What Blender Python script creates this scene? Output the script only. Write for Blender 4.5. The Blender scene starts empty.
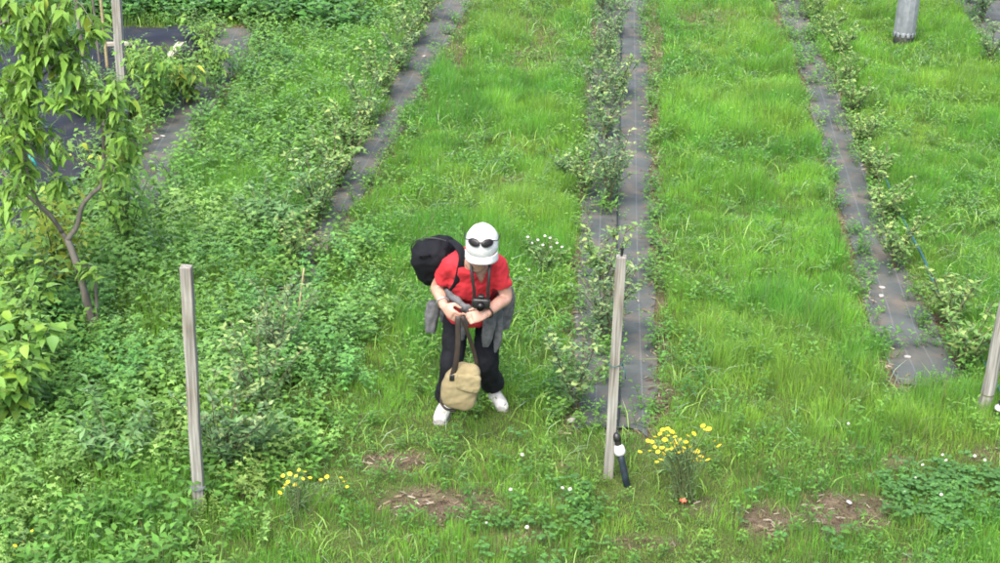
import bpy, bmesh, math, random
import numpy as np
from mathutils import Vector, Matrix
R_ = math.radians
rng = np.random.default_rng(7)
random.seed(7)
S = bpy.context.scene
C = S.collection

# ------------------------------------------------------------------ camera
FPX, CX, CY, CAMH = 1600.0, 500.0, 281.5, 5.05          # photo pixels (1000 x 563)
v1 = np.array([125., 731., -FPX]); v1 /= np.linalg.norm(v1)
up = np.array([117., 3519., FPX]); up -= v1 * (up @ v1); up /= np.linalg.norm(up)
RW = np.array([np.cross(v1, up), v1, up])                # camera -> world
cam_d = bpy.data.cameras.new('camera'); cam = bpy.data.objects.new('camera', cam_d); C.objects.link(cam)
cam_d.sensor_width = 36; cam_d.lens = 36 * FPX / 1000; cam_d.clip_end = 2000; cam_d.clip_start = .1
M4 = Matrix([list(RW[i]) + [0] for i in range(3)] + [[0, 0, 0, 1]]); M4.translation = (0, 0, CAMH)
cam.matrix_world = M4
S.camera = cam

# ------------------------------------------------------------------ sky, sun, exposure (bright overcast)
W = bpy.data.worlds.new('World'); S.world = W; W.use_nodes = True
wn = W.node_tree; bg = wn.nodes['Background']
sky = wn.nodes.new('ShaderNodeTexSky'); sky.sky_type = 'NISHITA'; sky.sun_disc = False
SUN_EL, SUN_AZ = R_(58), R_(200)
sky.sun_elevation = SUN_EL; sky.sun_rotation = SUN_AZ; sky.air_density = .6; sky.dust_density = 4.0; sky.ozone_density = .6
wn.links.new(sky.outputs[0], bg.inputs[0]); bg.inputs[1].default_value = .15
sl = bpy.data.lights.new('sun', 'SUN'); sl.energy = 1.5; sl.angle = R_(60); sl.color = (1, .965, .91)
sun = bpy.data.objects.new('sun', sl); C.objects.link(sun)
sd = Vector((math.sin(SUN_AZ) * math.cos(SUN_EL), math.cos(SUN_AZ) * math.cos(SUN_EL), math.sin(SUN_EL)))
sun.rotation_euler = sd.to_track_quat('Z', 'Y').to_euler(); sun.location = (0, 0, 30)
S.view_settings.view_transform = 'Standard'; S.view_settings.look = 'None'
S.view_settings.exposure = 1.86; S.view_settings.gamma = 1
S.cycles.max_bounces = 8; S.cycles.diffuse_bounces = 6; S.cycles.transmission_bounces = 4
S.cycles.filter_width = 1.7

# ------------------------------------------------------------------ pixel <-> place
def ray(px, py): return RW @ np.array([px - CX, CY - py, -FPX])
def G(px, py, z=0.):
    d = ray(px, py); return np.array([0, 0, CAMH]) + d * ((z - CAMH) / d[2])
def onY(px, py, Y):
    d = ray(px, py); return np.array([0, 0, CAMH]) + d * (Y / d[1])
def PX(p):                                               # (N,3) -> pixel arrays
    c = (np.asarray(p) - np.array([0, 0, CAMH])) @ RW
    return CX + FPX * c[:, 0] / -c[:, 2], CY - FPX * c[:, 1] / -c[:, 2]

# ------------------------------------------------------------------ noise
_lat = np.random.default_rng(3).random((256, 256))
def vnoise(x, y, s, o=0):
    x = np.asarray(x, float) / s + 37.3 + o * 17.7; y = np.asarray(y, float) / s + 11.9 + o * 5.1
    xi = np.floor(x).astype(int); yi = np.floor(y).astype(int); fx = x - xi; fy = y - yi
    fx = fx * fx * (3 - 2 * fx); fy = fy * fy * (3 - 2 * fy)
    a = _lat[xi % 256, yi % 256]; b = _lat[(xi + 1) % 256, yi % 256]
    c = _lat[xi % 256, (yi + 1) % 256]; d = _lat[(xi + 1) % 256, (yi + 1) % 256]
    return (a * (1 - fx) + b * fx) * (1 - fy) + (c * (1 - fx) + d * fx) * fy
def fbm(x, y, s, o=0): return .55 * vnoise(x, y, s, o) + .3 * vnoise(x, y, s * .45, o + 1) + .15 * vnoise(x, y, s * .2, o + 2)
def gz(x, y):                                            # ground height
    x = np.asarray(x, float); y = np.asarray(y, float)
    core = np.clip((30 - np.hypot(x, y - 12)) / 10, 0, 1)
    return core * (.07 * (fbm(x, y, 2.2, 4) - .5) + .02 * (vnoise(x, y, .35, 9) - .5))
def GG(px, py):
    p = G(px, py); p[2] = float(gz(p[0], p[1])); return p

# ------------------------------------------------------------------ mesh helpers
def new_mesh(name, V, F, col=None, smooth=False):
    """V (n,3); F (m,3) triangles or list of polygons"""
    me = bpy.data.meshes.new(name)
    if isinstance(F, np.ndarray):
        V = np.ascontiguousarray(V, np.float32); F = np.ascontiguousarray(F, np.int32)
        k = F.shape[1]
        me.vertices.add(len(V)); me.vertices.foreach_set('co', V.ravel())
        me.loops.add(F.size); me.loops.foreach_set('vertex_index', F.ravel())
        me.polygons.add(len(F)); me.polygons.foreach_set('loop_start', np.arange(0, F.size, k, dtype=np.int32))
        me.polygons.foreach_set('loop_total', np.full(len(F), k, np.int32))
        me.update(calc_edges=True); me.validate()
    else:
        me.from_pydata([tuple(map(float, v)) for v in V], [], [list(map(int, f)) for f in F]); me.update()
    if col is not None:
        a = me.attributes.new('col', 'FLOAT_COLOR', 'POINT')
        cc = np.ones((len(me.vertices), 4), np.float32); cc[:, :3] = col
        a.data.foreach_set('color', cc.ravel())
    if smooth: me.polygons.foreach_set('use_smooth', np.ones(len(me.polygons), bool))
    return me
def obj(name, me, mat=None, parent=None, loc=None):
    o = bpy.data.objects.new(name, me); C.objects.link(o)
    if mat is not None and me is not None and not me.materials: me.materials.append(mat)
    if parent is not None: o.parent = parent
    if loc is not None: o.location = tuple(map(float, loc))
    return o
def thing(name, label, cat, loc=(0, 0, 0), group=None, rz=0):
    o = bpy.data.objects.new(name, None); C.objects.link(o); o.location = tuple(map(float, loc)); o.rotation_euler = (0, 0, rz)
    o.empty_display_size = .1
    return tag(o, label, cat, group)
def tag(o, label, cat, group=None):
    o['label'] = label; o['category'] = cat
    if group: o['group'] = group
    return o
class MB:                                                # gathers pieces of one part
    def __init__(s): s.V = []; s.F = []; s.n = 0; s.c = []
    def add(s, V, F, col=None):
        V = np.asarray(V, float); s.V.append(V); s.F += [[i + s.n for i in f] for f in F]; s.n += len(V)
        s.c.append(np.broadcast_to(np.array(col if col is not None else (1, 1, 1), float), (len(V), 3)))
        return s
    def mesh(s, name, smooth=False, col=False):
        return new_mesh(name, np.concatenate(s.V), s.F, np.concatenate(s.c) if col else None, smooth)
def frames(P, side=None):
    P = np.asarray(P, float); T = np.gradient(P, axis=0); T /= np.linalg.norm(T, axis=1)[:, None] + 1e-12
    if side is None: side = np.array([1., 0, 0]) if abs(T[0][0]) < .8 else np.array([0, 1., 0])
    A = []; B = []
    for t in T:
        a = side - t * (side @ t); a /= np.linalg.norm(a) + 1e-12; A.append(a); B.append(np.cross(t, a)); side = a
    return T, np.array(A), np.array(B)
def tube(P, r, n=8, side=None, cap=True, jag=0):
    """r: scalar, list of radii, or list of (ra, rb)"""
    P = np.asarray(P, float); m = len(P)
    r = np.asarray(r, float)
    if r.ndim == 0: r = np.full((m, 2), float(r))
    elif r.ndim == 1: r = np.stack([r, r], 1)
    T, A, B = frames(P, side)
    th = np.arange(n) * 2 * math.pi / n
    V = []
    for i in range(m):
        k = 1 + (jag * (np.random.default_rng(i).random(n) - .5) if jag else 0)
        V.append(P[i] + (np.cos(th) * r[i, 0] * k)[:, None] * A[i] + (np.sin(th) * r[i, 1] * k)[:, None] * B[i])
    V = np.concatenate(V); F = []
    for i in range(m - 1):
        for j in range(n):
            F.append([i * n + j, i * n + (j + 1) % n, (i + 1) * n + (j + 1) % n, (i + 1) * n + j])
    if cap:
        F.append(list(range(n))[::-1]); F.append([(m - 1) * n + j for j in range(n)])
    return V, F
def smoothpath(P, k=6):
    """Catmull-Rom through rows of P (any number of columns)"""
    P = np.asarray(P, float); Q = np.vstack([2 * P[0] - P[1], P, 2 * P[-1] - P[-2]]); out = []
    for i in range(1, len(Q) - 2):
        for t in np.arange(k) / k:
            a, b, c, d = Q[i - 1], Q[i], Q[i + 1], Q[i + 2]
            out.append(.5 * (2 * b + (c - a) * t + (2 * a - 5 * b + 4 * c - d) * t * t + (3 * b - a - 3 * c + d) * t ** 3))
    out.append(P[-1]); return np.array(out)
def superell(rx, ry, rz, e1=1., e2=1., nu=24, nv=14):
    """closed super-ellipsoid; e<1 boxy"""
    f = lambda w, e: np.sign(w) * np.abs(w) ** e
    V = [[0, 0, -rz]]
    for i in range(1, nv):
        a = -math.pi / 2 + math.pi * i / nv
        for j in range(nu):
            b = 2 * math.pi * j / nu
            V.append([rx * f(math.cos(a), e1) * f(math.cos(b), e2), ry * f(math.cos(a), e1) * f(math.sin(b), e2), rz * f(math.sin(a), e1)])
    V.append([0, 0, rz]); F = []
    for j in range(nu): F.append([0, 1 + (j + 1) % nu, 1 + j])
    for i in range(nv - 2):
        for j in range(nu):
            F.append([1 + i * nu + j, 1 + i * nu + (j + 1) % nu, 1 + (i + 1) * nu + (j + 1) % nu, 1 + (i + 1) * nu + j])
    last = len(V) - 1; b0 = 1 + (nv - 2) * nu
    for j in range(nu): F.append([b0 + j, b0 + (j + 1) % nu, last])
    return np.array(V, float), F
def baked(me, mods):
    """apply modifiers [(type, dict)] to a mesh, return plain mesh"""
    o = bpy.data.objects.new('bake', me); C.objects.link(o)
    for t, kw in mods:
        m = o.modifiers.new(t, t)
        for k, v in kw.items(): setattr(m, k, v)
    dg = bpy.context.evaluated_depsgraph_get(); dg.update()
    r = bpy.data.meshes.new_from_object(o.evaluated_get(dg)); bpy.data.objects.remove(o); return r
def fuse(mb, name, voxel=.008, it=6, wrinkle=0, ws=.05, seed=0, vs=1.3):
    me = baked(mb.mesh(name), [('REMESH', dict(mode='VOXEL', voxel_size=voxel, use_smooth_shade=True)), ('SMOOTH', dict(factor=.5, iterations=it))])
    me.name = name
    if wrinkle:
        n = len(me.vertices); co = np.empty(n * 3); no = np.empty(n * 3)
        me.vertices.foreach_get('co', co); me.vertices.foreach_get('normal', no); co = co.reshape(-1, 3); no = no.reshape(-1, 3)
        u = co[:, 0] + .5 * co[:, 1]; v = co[:, 2] * vs - .4 * co[:, 0]
        w = fbm(u, v, ws, seed) - .5; q = np.abs(fbm(u * .7 + v * .6, v * .5 - u, ws * 1.6, seed + 3) - .5) * 2
        me.vertices.foreach_set('co', (co + no * (wrinkle * (w * 1.2 - q * .8 + .25))[:, None]).ravel()); me.update()
    me.polygons.foreach_set('use_smooth', np.ones(len(me.polygons), bool))
    return me

# ------------------------------------------------------------------ materials
def mat(name):
    m = bpy.data.materials.new(name); m.use_nodes = True; nt = m.node_tree
    return m, nt, nt.nodes['Principled BSDF'], nt.nodes['Material Output']
def node(nt, t, **kw):
    n = nt.nodes.new(t)
    for k, v in kw.items(): setattr(n, k, v)
    return n
def noise_mix(nt, c1, c2, scale, lo=.35, hi=.65, detail=6, coord='Object', stretch=None):
    tc = node(nt, 'ShaderNodeTexCoord'); src = tc.outputs[coord]
    if stretch:
        mp = node(nt, 'ShaderNodeMapping'); mp.inputs['Scale'].default_value = stretch; nt.links.new(src, mp.inputs[0]); src = mp.outputs[0]
    nz = node(nt, 'ShaderNodeTexNoise'); nz.inputs['Scale'].default_value = scale; nz.inputs['Detail'].default_value = detail
    nt.links.new(src, nz.inputs['Vector'])
    cr = node(nt, 'ShaderNodeValToRGB'); cr.color_ramp.elements[0].position = lo; cr.color_ramp.elements[1].position = hi
    cr.color_ramp.elements[0].color = (*c1, 1); cr.color_ramp.elements[1].color = (*c2, 1)
    nt.links.new(nz.outputs[0], cr.inputs[0]); return cr, nz
def simple(name, c1, c2=None, scale=40, rough=.7, bump=0, bscale=None, stretch=None, metal=0, spec=.5, lo=.35, hi=.65, dist=.002):
    m, nt, b, o = mat(name); c2 = c2 or c1; c1 = tuple(.68 * v for v in c1); c2 = tuple(.68 * v for v in c2)
    cr, nz = noise_mix(nt, c1, c2, scale, lo, hi, stretch=stretch)
    nt.links.new(cr.outputs[0], b.inputs['Base Color']); b.inputs['Roughness'].default_value = rough; b.inputs['Metallic'].default_value = metal
    b.inputs['Specular IOR Level'].default_value = spec
    if bump:
        bp = node(nt, 'ShaderNodeBump'); bp.inputs['Strength'].default_value = bump; bp.inputs['Distance'].default_value = dist
        n2 = nz
        if bscale:
            n2 = node(nt, 'ShaderNodeTexNoise'); n2.inputs['Scale'].default_value = bscale
            tc = node(nt, 'ShaderNodeTexCoord'); nt.links.new(tc.outputs['Object'], n2.inputs['Vector'])
        nt.links.new(n2.outputs[0], bp.inputs['Height']); nt.links.new(bp.outputs[0], b.inputs['Normal'])
    return m
def leaf_mat(name, attr=True, c1=None, c2=None, trans=.4, gloss=.03, rough=.45):
    m = bpy.data.materials.new(name); m.use_nodes = True; nt = m.node_tree; nt.nodes.clear()
    out = node(nt, 'ShaderNodeOutputMaterial'); d = node(nt, 'ShaderNodeBsdfDiffuse'); t = node(nt, 'ShaderNodeBsdfTranslucent'); g = node(nt, 'ShaderNodeBsdfGlossy')
    g.inputs['Roughness'].default_value = rough; g.inputs['Color'].default_value = (.85, .9, .85, 1)
    if attr:
        a = node(nt, 'ShaderNodeAttribute', attribute_name='col'); src = a.outputs['Color']
    else:
        oi = node(nt, 'ShaderNodeObjectInfo'); cr = node(nt, 'ShaderNodeValToRGB')
        cr.color_ramp.elements[0].color = (*c1, 1); cr.color_ramp.elements[1].color = (*c2, 1)
        nt.links.new(oi.outputs['Random'], cr.inputs[0]); src = cr.outputs[0]
    hs = node(nt, 'ShaderNodeHueSaturation'); hs.inputs['Hue'].default_value = .492; hs.inputs['Value'].default_value = 1.15
    nt.links.new(src, d.inputs[0]); nt.links.new(src, hs.inputs['Color']); nt.links.new(hs.outputs[0], t.inputs[0])
    m1 = node(nt, 'ShaderNodeMixShader'); m1.inputs[0].default_value = trans
    nt.links.new(d.outputs[0], m1.inputs[1]); nt.links.new(t.outputs[0], m1.inputs[2])
    fr = node(nt, 'ShaderNodeFresnel'); fr.inputs[0].default_value = 1.35
    mm = node(nt, 'ShaderNodeMath', operation='MULTIPLY'); mm.inputs[1].default_value = gloss / .03
    mc = node(nt, 'ShaderNodeMath', operation='MINIMUM'); mc.inputs[1].default_value = .4
    nt.links.new(fr.outputs[0], mm.inputs[0]); nt.links.new(mm.outputs[0], mc.inputs[0])
    m2 = node(nt, 'ShaderNodeMixShader'); nt.links.new(mc.outputs[0], m2.inputs[0]); nt.links.new(m1.outputs[0], m2.inputs[1]); nt.links.new(g.outputs[0], m2.inputs[2])
    nt.links.new(m2.outputs[0], out.inputs[0]); return m
M_grass = leaf_mat('grass_blades', trans=.45, gloss=.015)
M_leaf = leaf_mat('leaves', trans=.45, gloss=.02)
M_petal = leaf_mat('petals', trans=.3, gloss=.005)
M_bark = simple('bark', (.095, .085, .07), (.24, .22, .18), 18, .9, .6, stretch=(1, 1, .25))
M_twig = simple('twigs', (.10, .075, .04), (.13, .14, .055), 30, .8)
M_greenstem = simple('green_stems', (.09, .15, .04), (.14, .17, .06), 30, .7)
M_wood = simple('weathered_wood', (.13, .125, .105), (.42, .42, .37), 80, .9, .9, stretch=(1, 1, .04), lo=.28, hi=.66)
nt = M_wood.node_tree; b_ = nt.nodes['Principled BSDF']; old = b_.inputs['Base Color'].links[0].from_socket
crs, _ = noise_mix(nt, (1, 1, 1), (.62, .46, .32), 6, .44, .66, 6, stretch=(1, 1, .5)); mxs = node(nt, 'ShaderNodeMix', data_type='RGBA', blend_type='MULTIPLY'); mxs.inputs[0].default_value = .5
nt.links.new(old, mxs.inputs[6]); nt.links.new(crs.outputs[0], mxs.inputs[7]); nt.links.new(mxs.outputs[2], b_.inputs['Base Color'])
M_wood2 = simple('brown_weathered_wood', (.20, .16, .11), (.40, .36, .28), 22, .85, .5, stretch=(1, 1, .12), lo=.3, hi=.7)
M_board = simple('pale_board', (.42, .37, .28), (.55, .5, .40), 30, .8, .3, stretch=(.1, 1, 1))
M_galv = simple('galvanised_steel', (.24, .265, .28), (.36, .39, .41), 14, .5, metal=.35)
M_darkm = simple('dark_metal_and_shade', (.03, .035, .03), (.06, .055, .05), 30, .7)  # dark metal of the zip, and painted shade at the pole foot
M_white = simple('white_plastic', (.72, .73, .72), (.8, .8, .79), 20, .4)
M_pipe = simple('blue_black_pipe', (.012, .022, .035), (.03, .045, .06), 25, .45)
M_hose = simple('teal_hose', (.02, .09, .085), (.04, .14, .125), 25, .4)
M_black = simple('black_plastic', (.012, .012, .013), (.02, .02, .02), 30, .4)
M_bamboo = simple('dry_bamboo', (.30, .24, .12), (.42, .36, .2), 30, .6)

# ------------------------------------------------------------------ the layout of the field (rows run along +Y)
def lin(y, ys, xs): return np.interp(y, ys, xs)
def edge_wob(y, o): return .05 * (vnoise(y, y * 0 + o, .7, o) - .5) + .04 * (vnoise(y, y * 0 + o, .22, o + 3) - .5)
STRIPS = {  # name: (y0, y1, left edge fn, right edge fn)
    'mid': (8.75, 30., lambda y: lin(y, [8.7, 12, 30], [-.02, -.04, 0]), lambda y: lin(y, [8.7, 9.4, 12, 30], [.44, .53, .54, .6])),
    'right': (9.75, 30., lambda y: lin(y, [9.7, 10.5, 12.4, 17.3, 30], [2.16, 2.10, 2.14, 2.22, 2.2]), lambda y: lin(y, [9.7, 10.6, 11.6, 30], [2.62, 2.57, 2.52, 2.52])),
    'left': (10.2, 30., lambda y: lin(y, [9.5, 12, 14.3, 19, 30], [-2.18, -2.2, -2.1, -1.95, -1.75]), lambda y: lin(y, [9.5, 12, 14.3, 19, 30], [-2.08, -1.97, -1.80, -1.57, -1.3])),
    'farright': (14.5, 30., lambda y: lin(y, [14, 30], [4.5, 4.42]), lambda y: lin(y, [14, 30], [5.15, 5.1])),
    'farleft': (11.9, 17.4, lambda y: lin(y, [11.9, 12.4, 16.2, 17.4], [-3.95, -3.98, -4.28, -4.35]), lambda y: lin(y, [11.9, 12.4, 16.2, 17.4], [-3.56, -3.52, -3.74, -3.82])),
}
def strip_dist(x, y):
    """>0 outside the fabric (metres to the nearest edge), <0 inside"""
    best = np.full(np.shape(x), 9.)
    for i, (k, (y0, y1, l, r)) in enumerate(STRIPS.items()):
        w = edge_wob(y, i)
        d = np.maximum(np.maximum(l(y) + w - x, x - r(y) - edge_wob(y, i + 7)), np.maximum(y0 + .25 * (vnoise(x, y * 0, .2, i) - .5) - y, y - y1))
        best = np.minimum(best, d)
    return best
# bare or thin places, as ellipses seen in the photo (px, py, rx, ry, strength)
BARE = [(440, 506, 50, 19, 1.), (398, 463, 40, 11, 1.), (836, 512, 50, 20, .95), (772, 520, 32, 17, .95), (560, 470, 16, 7, .7), (985, 455, 18, 8, .7), (700, 505, 20, 7, .6), (520, 540, 30, 8, .6), (645, 545, 40, 9, .55), (897, 462, 15, 12, .9), (880, 505, 18, 10, .6),
        (532, 40, 30, 42, .5), (700, 14, 44, 16, .45), (655, 55, 9, 60, .8), (655, 175, 6, 90, .6), (455, 40, 14, 40, .85), (420, 95, 10, 20, .7), (846, 222, 9, 48, .8), (780, 20, 12, 30, .6),
        (515, 182, 16, 7, .45), (640, 405, 30, 26, .9), (580, 415, 24, 18, .75), (160, 125, 12, 30, .9), (545, 25, 14, 30, .5), (660, 250, 14, 10, .6), (655, 350, 14, 24, .6),
        (290, 12, 26, 9, .4), (920, 560, 18, 10, .7), (560, 505, 22, 6, .5), (250, 490, 16, 12, .35), (582, 230, 6, 70, .7), (260, 45, 10, 6, .6), (72, 498, 14, 10, .7), (20, 408, 16, 12, 1.)]
BPX = np.array(BARE)
def bare(x, y):
    px, py = PX(np.stack([x, y, np.zeros_like(x)], 1)); out = np.zeros_like(x)
    wob = 1.25 * (fbm(x, y, .22, 11) - .45)
    for bx, by, rx, ry, s in BPX:
        d = np.sqrt(((px - bx) / rx) ** 2 + ((py - by) / ry) ** 2) + wob
        out = np.maximum(out, s * np.clip((1.25 - d) / .5, 0, 1))
    return out
def sm(a, b, x): t = np.clip((x - a) / (b - a), 0, 1); return t * t * (3 - 2 * t)
def left_zone(x, y):                                     # 1 in the broad-leaved growth on the left
    edge = lin(y, [6, 8.3, 9.6, 10.6, 12, 14, 17, 30], [-1.75, -1.75, -1.6, -1.75, -2.0, -2.25, -2.2, -2.2]) + .9 * (fbm(x, y, .55, 5) - .5)
    return sm(.4, -.35, x - edge)
def front_zone(x, y):                                    # short mixed sward at the near end of the rows
    e = 8.62 + .25 * (fbm(x, y * 0, .9, 6) - .5) + np.clip(x - 1.2, 0, 2) * .3
    return sm(.25, -.1, y - e) * (1 - left_zone(x, y))

def trod(x, y):                                          # flattened grass round the feet
    t = np.maximum(np.exp(-(((x + .86) / .28) ** 2 + ((y - 8.6) / .28) ** 2)), np.exp(-(((x + .46) / .27) ** 2 + ((y - 8.78) / .32) ** 2)))
    return np.maximum(t, .6 * np.exp(-(((x + .7) / .6) ** 2 + ((y - 8.55) / .4) ** 2)))
def in_bed(x, y): return (x < -4.25) & (y > 10.9) & (y < 17.2)

# ------------------------------------------------------------------ ground
def axis(lo, hi, step, far, n=14):
    core = np.arange(lo, hi + step / 2, step); k = np.geomspace(1, far, n)
    return np.concatenate([lo - k[::-1], core, hi + k])
gx = axis(-10, 9, .12, 400); gy = axis(4, 26, .12, 400)
XX, YY = np.meshgrid(gx, gy, indexing='ij'); nX, nY = XX.shape
V = np.stack([XX, YY, gz(XX, YY)], 2).reshape(-1, 3)
idx = np.arange(nX * nY).reshape(nX, nY)
F = np.stack([idx[:-1, :-1], idx[1:, :-1], idx[1:, 1:], idx[:-1, 1:]], 2).reshape(-1, 4)
bareg = np.maximum(bare(V[:, 0], V[:, 1]), sm(.14, .0, strip_dist(V[:, 0], V[:, 1])) * .9)
m, nt, b, o = mat('soil_and_thatch')
cr, nz = noise_mix(nt, (.06, .044, .030), (.15, .118, .082), 9, .3, .75, 10)
cr2, nz2 = noise_mix(nt, (.035, .055, .014), (.075, .10, .03), 5, .3, .7, 8)
at = node(nt, 'ShaderNodeAttribute', attribute_name='bare')
mx = node(nt, 'ShaderNodeMix', data_type='RGBA'); nt.links.new(at.outputs['Fac'], mx.inputs[0]); nt.links.new(cr2.outputs[0], mx.inputs[6]); nt.links.new(cr.outputs[0], mx.inputs[7])
nt.links.new(mx.outputs[2], b.inputs['Base Color']); b.inputs['Roughness'].default_value = 1; b.inputs['Specular IOR Level'].default_value = .1
bp = node(nt, 'ShaderNodeBump'); bp.inputs['Distance'].default_value = .03
nz3 = node(nt, 'ShaderNodeTexNoise'); nz3.inputs['Scale'].default_value = 45; nz3.inputs['Detail'].default_value = 8
tc = node(nt, 'ShaderNodeTexCoord'); nt.links.new(tc.outputs['Object'], nz3.inputs['Vector'])
nt.links.new(nz3.outputs[0], bp.inputs['Height']); nt.links.new(bp.outputs[0], b.inputs['Normal'])
me = new_mesh('ground', V, F, smooth=True)
a = me.attributes.new('bare', 'FLOAT', 'POINT'); a.data.foreach_set('value', bareg.astype(np.float32))
ground = obj('ground', me, m); ground['kind'] = 'structure'

# ------------------------------------------------------------------ weed-barrier fabric along each row
def fabric_mat(name, c1, c2, dust, lines=True):
    m, nt, b, o = mat(name)
    cr, nz = noise_mix(nt, c1, c2, 2.6, .3, .7, 9)
    cr2, nz2 = noise_mix(nt, (0, 0, 0), (1, 1, 1), 4.5, .46, .70, 10)
    mx = node(nt, 'ShaderNodeMix', data_type='RGBA'); mx.inputs[7].default_value = (*dust, 1)
    ml = node(nt, 'ShaderNodeMath', operation='MULTIPLY'); ml.inputs[1].default_value = .9
    nt.links.new(cr2.outputs[0], ml.inputs[0]); nt.links.new(ml.outputs[0], mx.inputs[0]); nt.links.new(cr.outputs[0], mx.inputs[6]); src = mx.outputs[2]
    if lines:                                            # pale woven tracer threads along the cloth
        at = node(nt, 'ShaderNodeAttribute', attribute_name='across')
        tri = node(nt, 'ShaderNodeMath', operation='PINGPONG'); tri.inputs[1].default_value = .075; nt.links.new(at.outputs['Fac'], tri.inputs[0])
        cmp_ = node(nt, 'ShaderNodeMath', operation='LESS_THAN'); cmp_.inputs[1].default_value = .0035; nt.links.new(tri.outputs[0], cmp_.inputs[0])
        m2 = node(nt, 'ShaderNodeMix', data_type='RGBA'); m2.inputs[7].default_value = (.18, .20, .22, 1)
        mu = node(nt, 'ShaderNodeMath', operation='MULTIPLY'); mu.inputs[1].default_value = .3; nt.links.new(cmp_.outputs[0], mu.inputs[0])
        nt.links.new(mu.outputs[0], m2.inputs[0]); nt.links.new(src, m2.inputs[6]); src = m2.outputs[2]
    nt.links.new(src, b.inputs['Base Color']); b.inputs['Roughness'].default_value = .7; b.inputs['Specular IOR Level'].default_value = .25
    bp = node(nt, 'ShaderNodeBump'); bp.inputs['Distance'].default_value = .012; bp.inputs['Strength'].default_value = .6
    n3 = node(nt, 'ShaderNodeTexNoise'); n3.inputs['Scale'].default_value = 14; n3.inputs['Detail'].default_value = 5
    tc = node(nt, 'ShaderNodeTexCoord'); nt.links.new(tc.outputs['Object'], n3.inputs['Vector']); nt.links.new(n3.outputs[0], bp.inputs['Height']); nt.links.new(bp.outputs[0], b.inputs['Normal'])
    return m
M_fab = fabric_mat('woven_weed_fabric', (.042, .049, .047), (.076, .086, .082), (.115, .10, .08))
M_tarp = fabric_mat('black_plastic_sheet', (.007, .009, .015), (.016, .02, .028), (.03, .03, .03), False)
def strip_mesh(name, i, y0, y1, l, r, n=14, step=.07):
    ys = np.arange(y0, y1, step); t = np.linspace(0, 1, n); V = []; ac = []
    for y in ys:
        yy = y + .0 * t; a = float(l(y) + edge_wob(np.array([y]), i)[0]); b_ = float(r(y) + edge_wob(np.array([y]), i + 7)[0])
        x = a + (b_ - a) * t
        yj = yy + (.25 * (vnoise(x, yy * 0, .2, i) - .5) if y == ys[0] else 0)
        z = gz(x, yj) + .008 + .022 * np.maximum(0, vnoise(x * 2.2, yj * .8, .3, i + 20) - .35) * np.sin(np.pi * t) ** .5
        V.append(np.stack([x, yj, z], 1)); ac.append(x - float(l(y)))
    V = np.concatenate(V); m_ = len(ys); idx = np.arange(m_ * n).reshape(m_, n)
    F = np.stack([idx[:-1, :-1], idx[:-1, 1:], idx[1:, 1:], idx[1:, :-1]], 2).reshape(-1, 4)
    me = new_mesh(name, V, F, smooth=True); at = me.attributes.new('across', 'FLOAT', 'POINT'); at.data.foreach_set('value', np.concatenate(ac).astype(np.float32)); return me
LBL = dict(mid='grey weed barrier strip running up the middle behind the white capped stake', right='narrow grey weed barrier strip right of the middle lane, with a teal hose',
           left='grey weed barrier strip slanting up behind the person, half hidden by bushes', farright='weed barrier strip in the top right corner beyond the steel pole',
           farleft='short worn weed barrier strip beside the dark plastic bed on the left')
for i, (k, v) in enumerate(STRIPS.items()):
    tag(obj('weed_barrier_strip', strip_mesh('weed_barrier_strip', i, *v), M_fab), LBL[k], 'weed barrier', 'weed barrier strips under the plant rows')
# dark plastic sheet on the bed at the left
tarp = strip_mesh('plastic_sheet', 31, 10.9, 17.2, lambda y: lin(y, [10, 30], [-6.9, -7.4]), lambda y: lin(y, [10.9, 13, 17.2], [-4.25, -4.35, -4.5]), 44)
for v in tarp.vertices: v.co.z += .03 + .10 * max(0, float(vnoise(np.array([v.co.x * 1.5 + v.co.y]), np.array([v.co.y * .7]), .6, 41)[0]) - .45)
tag(obj('plastic_sheet', tarp, M_tarp), 'wrinkled dark blue black plastic sheet on the bed behind the sapling', 'plastic sheet')

# ------------------------------------------------------------------ leaf templates and scatter
def leaf4(L, w, fold=.25, droop=.2):                     # 5 verts, 4 triangles, along +x
    V = np.array([[0, 0, 0], [.42 * L, w / 2, fold * w / 2], [.42 * L, -w / 2, fold * w / 2], [.5 * L, 0, -.02 * L], [L, 0, -droop * L]], float)
    return V, np.array([[0, 3, 1], [0, 2, 3], [1, 3, 4], [3, 2, 4]])
def leaf2(L, w, fold=.3, droop=.15):
    return np.array([[0, 0, 0], [.5 * L, w / 2, fold * w / 2], [.5 * L, -w / 2, fold * w / 2], [L, 0, -droop * L]], float), np.array([[0, 2, 1], [1, 2, 3]])
def rotm(yaw, pitch, roll=0):
    cy, sy, cp, sp, cr, sr = math.cos(yaw), math.sin(yaw), math.cos(pitch), math.sin(pitch), math.cos(roll), math.sin(roll)
    return np.array([[cy, -sy, 0], [sy, cy, 0], [0, 0, 1]]) @ np.array([[cp, 0, -sp], [0, 1, 0], [sp, 0, cp]]) @ np.array([[1, 0, 0], [0, cr, -sr], [0, sr, cr]])
class TB:                                                # triangles with colour
    def __init__(s): s.V = []; s.F = []; s.C = []; s.n = 0
    def add(s, V, F, col):
        s.V.append(V); s.F.append(np.asarray(F) + s.n); s.n += len(V); s.C.append(np.broadcast_to(np.asarray(col, float), (len(V), 3)))
    def get(s): return np.concatenate(s.V), np.concatenate(s.F), np.concatenate(s.C)
def stick(p, q, w, col, tb):                             # thin two-sided stem: crossed slim triangles pair
    p = np.asarray(p, float); q = np.asarray(q, float); d = q - p; a = np.cross(d, [.3, .9, .2]); a /= np.linalg.norm(a) + 1e-9
    tb.add(np.array([p - a * w / 2, p + a * w / 2, q]), np.array([[0, 1, 2]]), col)
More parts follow.
